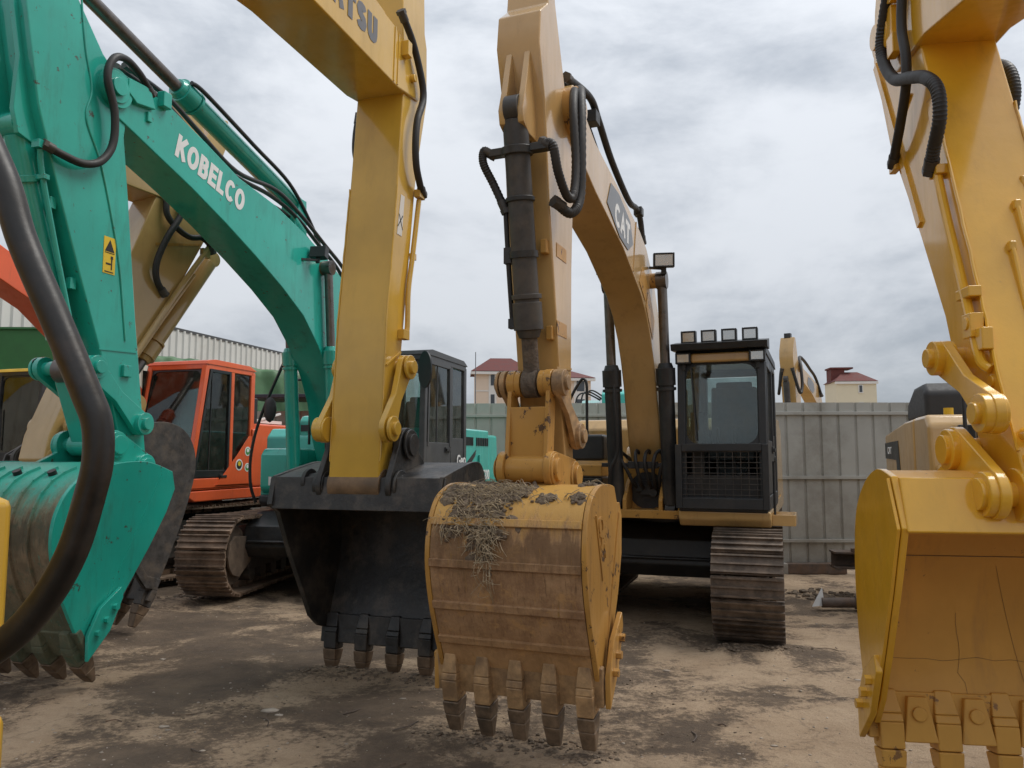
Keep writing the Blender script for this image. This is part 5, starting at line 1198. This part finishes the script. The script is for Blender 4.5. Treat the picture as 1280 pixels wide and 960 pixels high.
MB().tube([(4.0, 0.225, 3.10), (3.90, 0.225, 2.80), (3.77, 0.225, 2.45), (3.71, 0.225, 2.28)], 0.022).box((3.69, 0.225, 2.24), (0.09, 0.06, 0.11)).tube([(3.68, 0.225, 2.19), (3.65, 0.225, 2.11), (3.63, 0.22, 2.06), (3.60, 0.20, 2.03)], 0.022).cyl((3.69, 0.23, 2.25), (3.69, 0.262, 2.25), 0.03, seg=12).build('pipe', 'rig', a, 0.004)
for (x0, z0, x1, z1, y) in ((3.87, 2.84, 3.50, 1.62, -0.06), (3.94, 2.98, 3.50, 1.62, -0.13), (3.79, 2.62, 3.49, 1.56, 0.01)):
    MB().bar((x0 - 0.035, y, z0), (x1 - 0.035, y, z1), 0.022, 0.035, up=(1, 0, 0)).box((x0 - 0.035, y, z0), (0.04, 0.035, 0.05)).build('wear_bar', 'rig', a, 0.01)
for z, xx in ((1.72, 3.445), (1.62, 3.405)): MB().ring((xx - 0.005, 0.15, z + 0.02), (xx - 0.05, 0.15, z + 0.02), 0.03, 0.018).build('bush', 'rig', a)
hyd_cylinder(rg, 'bucket_cylinder', (5.05, 3.9), (3.97, 2.12), 0.085, 0.05, 0.74, 0.0, 'rig')
links(rg, 0.27, (3.91, 2.12), (3.45, 1.83), None, 0, 'rig', r=0.085, th=0.045)
MB().prism([(3.86, 2.12), (3.98, 2.12), (3.88, 1.66), (3.74, 1.64)], -0.15, 0.15).cyl((3.81, -0.16, 1.68), (3.81, 0.16, 1.68), 0.09).build('bucket_link', 'rig', rg, 0.02)
rig_shell = [(3.54, 1.555), (3.72, 1.585), (3.92, 1.52), (4.09, 1.38), (4.18, 1.16), (4.22, 0.90), (4.22, 0.62), (4.17, 0.38)]
rig_mouth = [(4.08, 0.36), (3.96, 0.50), (3.80, 0.75), (3.62, 1.05), (3.46, 1.34)]
BK = bucket(rg, rig_shell, rig_mouth, 0.625, 0.575, ((3.47, 1.49), (3.81, 1.68)), dict(shell='rig_in', side='rig', edge='rig_in', adapter='rig_in', tooth='rig_in', bolt='rig'),
            tip=(4.10, 0.0), pinr=0.085, ear_t=0.27, tooth_len=0.36, tooth_w=0.115, shroud=True)
MB().prism([(3.44, 1.33), (3.48, 1.32), (3.555, 1.55), (3.515, 1.56)], -0.63, 0.63).build('front_plate', 'rig', BK, 0.008)
def inside(u, y, off=0.0325):
    (x, z), (dx, dz) = interp(smooth_path(rig_shell), u); n = V((-dz, 0, dx)).normalized(); return V((x, y, z)) - n * off
MB().tube([inside(0.52, -0.56 + 0.12 * k) for k in range(11)], 0.002, 6, 2).build('weld_seam', 'brownboss', BK)
MB().tube([inside(0.84, 0.56 - 0.08 * k + 0.0) + V((0, 0, random.uniform(-0.012, 0.012))) for k in range(10)], 0.0008, 5, 2).build('crack', 'brownboss', BK)
MB().tube([inside(0.70 + 0.03 * k, 0.16 + random.uniform(-0.02, 0.02)) for k in range(9)], 0.0008, 5, 1).build('crack', 'brownboss', BK)
MB().tube([inside(0.55 + 0.04 * k, -0.02 - 0.012 * k) for k in range(11)], 0.0008, 5, 1).build('weld_seam', 'brownboss', BK)
MB().prism([(-3.4, 1.0), (-0.8, 1.0), (-0.8, 1.15), (-3.4, 1.15)], -1.3, 1.3).prism([(-3.4, 1.15), (-1.6, 1.15), (-1.6, 2.1), (-3.4, 2.1)], -1.3, 1.3).build('deck_frame', 'rig', rg, 0.03)
undercarriage(rg, 'track', gauge=1.05, xr=-2.9, xf=-1.0, h=0.95, w=0.5)

# ================================================================== 6: tan excavator behind the teal arm
tn = machine((-6.516, 3.0), 28, True, 'dull tan excavator with scuffed dark bucket, arm leaning behind the teal arm')
tn_boom = [(5.95, 4.34), (6.15, 4.45), (6.2, 4.66), (6.0, 4.85), (5.2, 4.95), (3.8, 5.3), (2.6, 5.2), (1.6, 4.4), (0.8, 3.0), (0.2, 1.9), (0.25, 1.5), (0.6, 1.45), (1.3, 2.4), (2.2, 3.6), (3.2, 4.3), (4.4, 4.40), (5.3, 4.36)]
boom(tn, tn_boom, 0.21, 'tan2', foot=(0.45, 1.65), tip=(5.98, 4.6))
arm_p = [(5.92, 5.6), (5.86, 5.0), (5.58, 4.28), (5.12, 3.1), (4.62, 1.84), (4.58, 1.62), (4.64, 1.52), (4.76, 1.50), (4.86, 1.58), (4.95, 1.78), (5.46, 2.62), (6.02, 3.62), (6.32, 4.18), (6.36, 4.6), (6.46, 5.1), (6.56, 5.36), (6.50, 5.52), (6.36, 5.5), (6.2, 5.2), (6.05, 5.6)]
a = MB().prism(arm_p, -0.195, 0.195).build('arm', 'tan2', tn, 0.012, 25)
MB().cyl((6.46, -0.16, 5.38), (6.46, 0.16, 5.38), 0.12, seg=24).build('top_boss', 'tan2', a, 0.006)
build_each(MB().cyl((4.72, -0.2, 1.62), (4.72, 0.2, 1.62), 0.12, seg=28), 'tip_boss', 'tan2', a, 0.006)
MB().tube([(6.28, -0.23, 3.98), (5.9, -0.235, 3.42), (5.6, -0.235, 2.95), (5.42, -0.23, 2.66)], 0.03).tube([(6.10, -0.21, 3.62), (5.8, -0.215, 3.18), (5.38, -0.215, 2.55)], 0.022).box((6.22, -0.23, 3.88), (0.1, 0.05, 0.1)).build('pipe', 'tan2', a)
boom_panel(a, [(5.62, 3.86), (6.18, 3.98), (6.16, 3.95), (5.62, 3.83)], -0.1965, 'cat_worn', 'weld_bead')
hose(a, 'hose', [(5.70, -0.24, 4.36), (5.70, -0.25, 4.18), (5.82, -0.26, 4.06), (5.98, -0.265, 4.00), (6.14, -0.265, 4.03), (6.25, -0.25, 3.99), (6.30, -0.24, 3.92)], 0.032)
hose(a, 'hose', [(5.92, -0.25, 4.38), (5.84, -0.275, 4.18), (5.70, -0.285, 3.94), (5.60, -0.28, 3.70), (5.58, -0.27, 3.54), (5.63, -0.25, 3.42), (5.72, -0.23, 3.34)], 0.034)
hyd_cylinder(tn, 'bucket_cylinder', (6.5, 3.9), (5.35, 2.15), 0.085, 0.05, 0.7, 0.0, 'tan2')
links(tn, 0.26, (5.40, 2.16), (4.82, 1.92), None, 0, 'tan2', r=0.10, th=0.055)
tn_shell = [(4.72, 1.66), (5.05, 1.86), (5.40, 1.97), (5.66, 1.92), (5.81, 1.75), (5.85, 1.50), (5.76, 1.12), (5.60, 0.68), (5.46, 0.38)]
tn_mouth = [(5.35, 0.41), (5.20, 0.62), (4.98, 0.95), (4.78, 1.30), (4.66, 1.48)]
bucket(tn, tn_shell, tn_mouth, 0.62, 0.58, ((4.72, 1.62), (5.30, 1.98)), dict(shell='bktgrey', side='bktgrey', edge='bktgrey', adapter='bktgrey', tooth='toothdark', bolt='bktgrey'),
       tip=(5.26, 0.0), pinr=0.11, ear_t=0.30, tooth_len=0.36, tooth_w=0.11, cut_side=())

# ================================================================== 7: yellow roofed excavator far left
yl = machine((-8.97, 14.54), 16, False, 'yellow roofed excavator cab at the left edge under the green hoarding')
deck(yl, 'yel2', 1.05, -1.0, 1.2, 1.38, hoodmat='yel2', hz=2.1, xcw=-1.8)
cab(yl, 1.2, -0.45, 0.42, 1.40, 1.2, 3.17, 'cabblack', 'cabblack', rake=0.1, roofmat='yel2', gl='glass_dark', sill=0.5)
undercarriage(yl, 'track', gauge=1.1, xr=-1.5, xf=1.5, h=0.95, w=0.58)
boom(yl, og_boom, 0.2, 'yel2', foot=(0.4, 1.6), tip=(5.1, 4.25))

# ================================================================== 8: tan excavator behind the right bucket
er = machine((5.73, 7.85), 15, False, 'tan excavator body with dark side stripe and black covered exhaust')
MB().prism([(-2.3, 1.0), (1.4, 1.0), (1.45, 1.1), (-2.3, 1.12)], -1.33, 1.33).build('deck_frame', 'cat', er, 0.02)
MB().prism([(-2.35, 1.12), (-0.75, 1.12), (-0.75, 2.08), (-1.2, 2.06), (-2.35, 1.93)], -1.35, 1.2).build('engine_hood', 'cat', er, 0.04)
MB().prism([(-0.72, 1.12), (-0.10, 1.12), (-0.06, 1.50), (-0.10, 1.98), (-0.22, 2.10), (-0.72, 2.09)], -1.35, -0.35).build('tank_cover', 'cat', er, 0.05)
MB().prism([(-0.55, 1.1), (0.25, 1.1), (0.3, 1.16), (0.3, 1.46), (0.2, 1.56), (-0.55, 1.56)], -1.30, -0.40).build('step_box', 'cat', er, 0.05)
MB().box((-0.10, -0.98, 1.86), (0.08, 0.16, 0.24)).build('recess', 'black', er, 0.01)
for sg in (-1,):
    boom_panel(er, [(-2.33, 1.62), (-2.33, 1.82), (-1.55, 1.84), (-1.42, 1.20), (-1.60, 1.20), (-1.68, 1.60)], -1.353, 'stripe', 'side_stripe')
    boom_panel(er, [(-2.33, 1.20), (-2.33, 1.46), (-1.76, 1.46), (-1.73, 1.20)], -1.353, 'stripe', 'side_stripe')
text('CAT', 'lettering', er, (-2.16, -1.358, 1.68), (1, 0, 0.01), (0, -1, 0), 0.12, 'white', 0.03, 0.002)
MB().prism([(-1.75, 2.06), (-0.78, 2.08), (-0.80, 2.40), (-0.95, 2.50), (-1.35, 2.48), (-1.68, 2.32)], -1.2, -0.2).build('exhaust_cover', 'rubber', er, 0.06)
build_each(MB().cyl((-0.45, -1.05, 2.09), (-0.45, -1.05, 2.18), 0.05, seg=16).cyl((-0.45, -0.7, 2.09), (-0.45, -0.7, 2.2), 0.05, seg=16), 'filler_cap', 'yel2', er)
hose(er, 'mirror_rail', [(0.05, -1.02, 1.2), (0.05, -1.03, 2.0), (0.05, -1.04, 3.0), (0.05, -1.02, 3.10), (0.05, -0.96, 3.12), (0.05, -0.91, 3.05), (0.05, -0.90, 2.4), (0.05, -0.92, 1.5)], 0.02, 'black')
undercarriage(er, 'track', gauge=1.05, xr=-1.5, xf=1.5, h=0.95, w=0.58)

# ================================================================== 9 and 10: machines beyond the fence
fb = machine((9.75, 24.0), 33, False, 'tan excavator arm showing over the fence beside the lamp-topped cab', 'excavators beyond the fence')
b = boom(fb, cat_boom, 0.165, 'cat', foot=(0.82, 1.60), tip=(4.12, 4.0))
arm9 = [(4.50, 4.75), (4.62, 4.75), (4.80, 4.40), (4.83, 4.18), (4.73, 3.85), (4.66, 3.26), (4.45, 2.1), (4.30, 1.46), (4.15, 1.5), (4.16, 2.1), (4.08, 3.45), (4.05, 3.8), (4.25, 4.1), (4.42, 4.55)]
a = MB().prism(arm9, -0.175, 0.175).build('arm', 'cat', fb, 0.01, 25)
hyd_cylinder(fb, 'bucket_cylinder', (4.92, 3.62), (4.66, 2.10), 0.078, 0.05, 0.80, 0.0, 'cyl')
MB().box((4.56, 0, 4.80), (0.16, 0.16, 0.12)).build('top_pin', 'black', a)
for k, y in enumerate((0.22, -0.22)):
    hose(fb, 'hose', [(4.75, y * 0.6, 3.9), (4.6, y * 1.2, 3.3), (4.4, y * 1.3, 3.5), (4.3, y * 1.1, 4.0), (3.9, y * 0.6, 4.3), (3.2, y * 0.5, 4.25), (2.6, y * 0.5, 4.1), (2.0, y * 0.6, 3.9), (1.7, y, 3.4)], 0.04)
boom_panel(b, [(3.25, 3.63), (3.12, 3.83), (2.86, 3.82), (2.45, 3.70), (2.36, 3.52), (2.55, 3.42), (2.85, 3.46)], 0.168, 'greydecal', 'decal')
deck(fb, 'cat', 1.0, -1.5, 1.0, 1.30, hz=2.1)
undercarriage(fb, 'track', gauge=1.03, xr=-1.5, xf=1.5)
tb = machine((2.55, 21.5), 10, False, 'teal machine top with hoses showing over the fence behind the boom cylinder', 'excavators beyond the fence')
deck(tb, 'teal', 1.0, -1.5, 1.0, 1.30, hoodmat='teal_hood', hz=2.3)
MB().prism([(-0.4, 2.3), (0.9, 2.3), (0.9, 3.30), (0.7, 3.42), (-0.3, 3.42)], 0.0, 0.75).build('cab', 'teal_hood', tb, 0.04)
MB().prism([(-0.6, 2.3), (0.6, 2.3), (0.3, 3.1), (-0.3, 3.22)], -0.62, -0.1).build('boom_foot', 'teal', tb, 0.04)
for k in range(3): hose(tb, 'hose', [(0.5, -0.75 + 0.15 * k, 2.5), (0.4, -0.72 + 0.15 * k, 3.2 + 0.05 * k), (0.3, -0.5 + 0.12 * k, 3.38 + 0.03 * k), (0.2, -0.1 + 0.1 * k, 3.2)], 0.022)
undercarriage(tb, 'track', gauge=1.03, xr=-1.5, xf=1.5)

# ================================================================== small things on the ground
bm_ = empty('steel_beam', (4.62, 9.55, -0.06), R(-8)); tag(bm_, 'rusty steel channel resting on a drum beside the yellow bucket', 'steel beam')
MB().box((0.1, 0, 0.54), (1.6, 0.26, 0.025)).box((0.1, 0, 0.36), (1.6, 0.26, 0.025)).box((0.1, 0.05, 0.45), (1.6, 0.02, 0.155)).build('channel', 'rust', bm_, 0.003)
MB().bar((-0.5, -0.1, 0.575), (0.9, -0.05, 0.575), 0.05, 0.04).build('flat_bar', 'rust', bm_)
dr = MB().cyl((4.72, 9.5, -0.08), (4.72, 9.5, 0.275), 0.30, seg=28)
for z in (0.03, 0.17): dr.ring((4.72, 9.5, z - 0.012), (4.72, 9.5, z + 0.012), 0.312, 0.29)
tag(dr.build('drum', 'rust', None, 0.006), 'short dark drum under the rusty steel channel', 'drum')
tag(MB().cyl((3.42, 8.72, 0.04), (3.78, 8.66, 0.05), 0.055, seg=16).ring((3.76, 8.663, 0.05), (3.82, 8.652, 0.05), 0.07, 0.04).build('scrap_pipe', 'rust', None), 'short dark pipe lying right of the front crawler', 'pipe')
tag(MB().slab([(3.30, 8.70, 0.0), (3.45, 8.72, 0.01), (3.43, 8.74, 0.20), (3.38, 8.73, 0.12)], (0.1, -1, 0.1), 0.006).build('plastic_scrap', 'white', None), 'small white plastic shard standing beside the dark pipe', 'scrap')
tag(MB().slab([(1.95, 7.35, 0.0), (2.02, 7.42, 0.02), (2.28, 7.12, 0.02), (2.16, 7.08, 0.0)], (0, 0, 1), 0.008).build('cardboard_scrap', 'straw', None), 'flat pale scrap on the dirt in front of the dark undercarriage', 'scrap')
tag(MB().blob((-0.72, 4.15, 0.0), 0.06, (1.5, 0.7, 0.35), 2, 0.5, 5).build('flat_stone', 'pebble', None, 0, 80), 'flat white stone at the foot of the black bucket view', 'stone') if False else None

random.seed(11)
# pebbles and grit
pb = MB()
for i in range(3400):
    y = 2.6 + 6.5 * random.random() ** 1.4; x = (random.random() - 0.5) * 2 * (y * 0.72)
    r = 0.0025 + 0.008 * random.random() ** 5
    bmv = bmesh.ops.create_icosphere(pb.bm, subdivisions=1, radius=1.0)['verts']
    gh0 = gh(x, y) + r * 0.15
    sx, sy, sz = r * random.uniform(0.8, 1.6), r * random.uniform(0.7, 1.2), r * random.uniform(0.4, 0.8)
    for v in bmv: v.co = V((x + v.co.x * sx, y + v.co.y * sy, gh0 + v.co.z * sz))
for (x, y, r) in ((-1.58, 5.25, 0.040), (-1.5, 5.15, 0.018), (-2.15, 4.95, 0.022), (-2.1, 4.9, 0.014), (-1.75, 4.55, 0.012), (0.15, 5.6, 0.03), (0.62, 4.05, 0.018), (1.2, 6.2, 0.02), (-0.75, 5.5, 0.016), (2.6, 6.0, 0.02), (1.5, 4.6, 0.014), (-2.9, 6.6, 0.02)):
    pb.blob((x, y, gh(x, y) + r * 0.12), r, (1.5, 0.8, 0.4), 2, 0.5, x * 3)
tag(pb.build('gravel', 'pebble', None, 0, 80), 'scattered pale grit and pebbles over the dirt', 'gravel', kind='stuff')
cl = MB()
def clods(cx, cy, rx, ry, n, r0, r1):
    for i in range(n):
        a = random.random() * 6.28; q = random.random() ** 0.5
        x, y = cx + rx * q * math.cos(a), cy + ry * q * math.sin(a)
        cl.blob((x, y, gh(x, y) + 0.002), random.uniform(r0, r1), (1.2, 1.0, 0.55), 1, 0.5, i)
for x, y in ((-1.48, 6.1), (-1.18, 6.0), (-0.9, 5.95), (-0.62, 5.9), (-0.41, 4.76), (-0.2, 4.65), (0.0, 4.6), (0.2, 4.5), (0.4, 4.42)): clods(x, y + 0.05, 0.22, 0.13, 40, 0.004, 0.017)
clods(2.1, 6.75, 0.5, 0.12, 130, 0.004, 0.018); clods(3.9, 9.6, 0.7, 0.25, 110, 0.01, 0.05); clods(-4.0, 9.6, 0.5, 0.3, 60, 0.01, 0.04); clods(0.4, 5.2, 1.2, 0.8, 160, 0.003, 0.010); clods(-1.0, 5.2, 1.4, 1.0, 200, 0.003, 0.010)
tag(cl.build('loose_mud', 'clod', None, 0, 80), 'crumbled mud clods under the bucket teeth and crawlers', 'mud', kind='stuff')
tw = MB()
for i in range(46):
    y = 2.9 + 4 * random.random(); x = (random.random() - 0.5) * 1.3 * y; a = random.random() * 6.28; L = random.uniform(0.05, 0.22)
    zg = gh(x, y); tw.tube([(x, y, zg + 0.006), (x + L * 0.5 * math.cos(a), y + L * 0.5 * math.sin(a), zg + 0.012), (x + L * math.cos(a + 0.3), y + L * math.sin(a + 0.3), zg + 0.006)], random.uniform(0.0025, 0.005), 5, 3)
tag(tw.build('twigs', 'rust', None), 'thin dark twigs strewn on the dirt', 'twigs', kind='stuff')

# dried grass and mud heaped on the middle bucket (machine space turned into world space)
mw = Matrix.Translation((1.79, 8.985, 0)) @ Matrix.Rotation(R(-90 - PSI), 4, 'Z')
def shell_point(u, y):
    (x, z), (dx, dz) = interp(smooth_path(cat_shell), u); n = V((-dz, 0, dx)).normalized(); n = -n if n.x < 0 and n.z < 0 else n
    return V((x, y, z)), n
gr = MB(); random.seed(5)
def heap(u0, y0, su, sy, n, ncl):
    for i in range(ncl):
        u = u0 + random.gauss(0, su); y = y0 + random.gauss(0, sy); u = min(0.93, max(0.12, u)); y = max(-0.42, min(0.42, y))
        p, nv = shell_point(u, y); gr.blob(mw @ (p + nv * 0.004), random.uniform(0.006, 0.020), (1, 1, 0.8), 1, 0.6, i)
    for i in range(ncl // 2):                              # packed mud bedded into the plate
        u = u0 + random.gauss(0, su * 1.1); y = y0 + random.gauss(0, sy * 1.1); u = min(0.93, max(0.12, u)); y = max(-0.42, min(0.42, y)); r = random.uniform(0.03, 0.055)
        p, nv = shell_point(u, y); gr.blob(mw @ (p - nv * r * 0.76), r, (1, 1, 1), 2, 0.35, i)
    for i in range(int(n * 0.7)):
        u = u0 + random.gauss(0, su); y = y0 + random.gauss(0, sy); u = min(0.95, max(0.12, u)); y = max(-0.42, min(0.42, y))
        p, nv = shell_point(u, y); a = random.random() * 6.28; L = random.uniform(0.03, 0.11)
        h = random.uniform(0.004, 0.026)
        t1 = V((0, math.cos(a), 0)); dd = V((0, L * math.cos(a), 0)) + V((0, 0, -abs(L * math.sin(a))))
        q = p + nv * h; m_ = q + dd * 0.5 + nv * random.uniform(0.0, 0.03); e = q + dd + nv * random.uniform(-0.012, 0.012)
        gr.tube([mw @ q, mw @ m_, mw @ e], random.uniform(0.0012, 0.0026), 4, 2)
heap(0.26, -0.26, 0.030, 0.09, 420, 190)
heap(0.24, -0.01, 0.035, 0.05, 330, 150)
heap(0.32, -0.10, 0.05, 0.06, 220, 60)
heap(0.42, -0.10, 0.045, 0.04, 240, 70)
heap(0.40, -0.28, 0.03, 0.07, 170, 60)
heap(0.29, 0.22, 0.008, 0.022, 20, 18); heap(0.28, 0.40, 0.015, 0.02, 20, 20); heap(0.14, 0.41, 0.01, 0.02, 20, 14)
heap(0.54, -0.10, 0.05, 0.022, 60, 6); heap(0.14, -0.20, 0.012, 0.05, 40, 20)
for i in range(16):
    u = random.uniform(0.38, 0.54); y = -0.11 + random.gauss(0, 0.04); p, nv = shell_point(u, y); L = random.uniform(0.12, 0.3)
    gr.tube([mw @ (p + nv * 0.02), mw @ (p + nv * 0.035 + V((0, random.gauss(0, 0.02), -L * 0.5))), mw @ (p + nv * 0.008 + V((-0.06 * L / 0.3, random.gauss(0, 0.02), -L)))], 0.0016, 4, 3)
o = gr.build('dried_grass', 'straw', None, 0, 80)
o.data.materials.append(MAT['clod'])
for p in o.data.polygons:
    if len(p.vertices) == 3: p.material_index = 1
tag(o, 'clump of dried grass and mud stuck on the middle bucket', 'dried grass', kind='stuff')

# ================================================================== light, sky, camera
w = bpy.data.worlds.new('World'); scene.world = w; w.use_nodes = True
nt = w.node_tree; bg = nt.nodes['Background']
EL, AZ = R(52), R(62)      # sun high to the right, a little behind the camera
sky = N(nt, 'ShaderNodeTexSky', sky_type='NISHITA'); sky.sun_disc = False; sky.sun_elevation = EL; sky.sun_rotation = R(118)
tc = N(nt, 'ShaderNodeTexCoord'); mp = N(nt, 'ShaderNodeMapping'); mp.inputs['Scale'].default_value = (1.0, 1.0, 2.0); nt.links.new(tc.outputs['Generated'], mp.inputs[0])
n1 = noise(nt, mp.outputs[0], 1.7, 8, 0.55, 0.5); 
mp2 = N(nt, 'ShaderNodeMapping'); mp2.inputs['Scale'].default_value = (1.0, 1.0, 2.6); mp2.inputs['Location'].default_value = (3.1, 1.4, 0.3); nt.links.new(tc.outputs['Generated'], mp2.inputs[0])
n2 = noise(nt, mp2.outputs[0], 5.5, 8, 0.6, 0.2)
nn = math_(nt, 'ADD', math_(nt, 'MULTIPLY', n1, 0.68), math_(nt, 'MULTIPLY', n2, 0.32))
cloud = mix(nt, ramp(nt, nn, 0.38, 0.62), (2.55, 2.82, 3.2), (4.9, 5.1, 5.4))
sxyz = N(nt, 'ShaderNodeSeparateXYZ'); nt.links.new(tc.outputs['Generated'], sxyz.inputs[0])
el = ramp(nt, sxyz.outputs['Z'], -0.02, 1.0, 0.86, 1.9); el_n = [n for n in nt.nodes if n.type == 'MAP_RANGE'][-1]; el_n.interpolation_type = 'LINEAR'   # an overcast sky is brightest overhead
vm = N(nt, 'ShaderNodeVectorMath', operation='SCALE'); nt.links.new(cloud, vm.inputs[0]); nt.links.new(el, vm.inputs['Scale'])
col = mix(nt, 0.94, sky.outputs[0], vm.outputs[0])
nt.links.new(col, bg.inputs['Color']); bg.inputs['Strength'].default_value = 0.1
sd = bpy.data.lights.new('sun', 'SUN'); sd.energy = 1.5; sd.angle = R(30); sd.color = (1.0, 0.96, 0.9)
so = bpy.data.objects.new('sun', sd); COL.objects.link(so)
dv = V((0.62, 0.10, 1.0)).normalized()
so.rotation_euler = dv.to_track_quat('Z', 'Y').to_euler(); so.location = (6, -4, 12)
sky.sun_elevation = math.asin(dv.z); sky.sun_rotation = math.atan2(dv.x, dv.y)

cd = bpy.data.cameras.new('camera'); cam = bpy.data.objects.new('camera', cd); COL.objects.link(cam)
cd.sensor_width = 36.0; cd.lens = 36.0 * 967 / 1280; cd.clip_start = 0.05; cd.clip_end = 1500
cam.location = (0, 0, 1.65); cam.rotation_euler = (math.pi / 2 + math.atan(90 / 967), 0, 0)
scene.camera = cam
vs = scene.view_settings; scene.display_settings.display_device = 'sRGB'
vs.view_transform = 'Standard'; vs.look = 'None'; vs.gamma = 1.0; vs.exposure = 0.45; vs.use_curve_mapping = False
scene.cycles.max_bounces = 8; scene.cycles.transparent_max_bounces = 16
scene.cycles.use_denoising = True
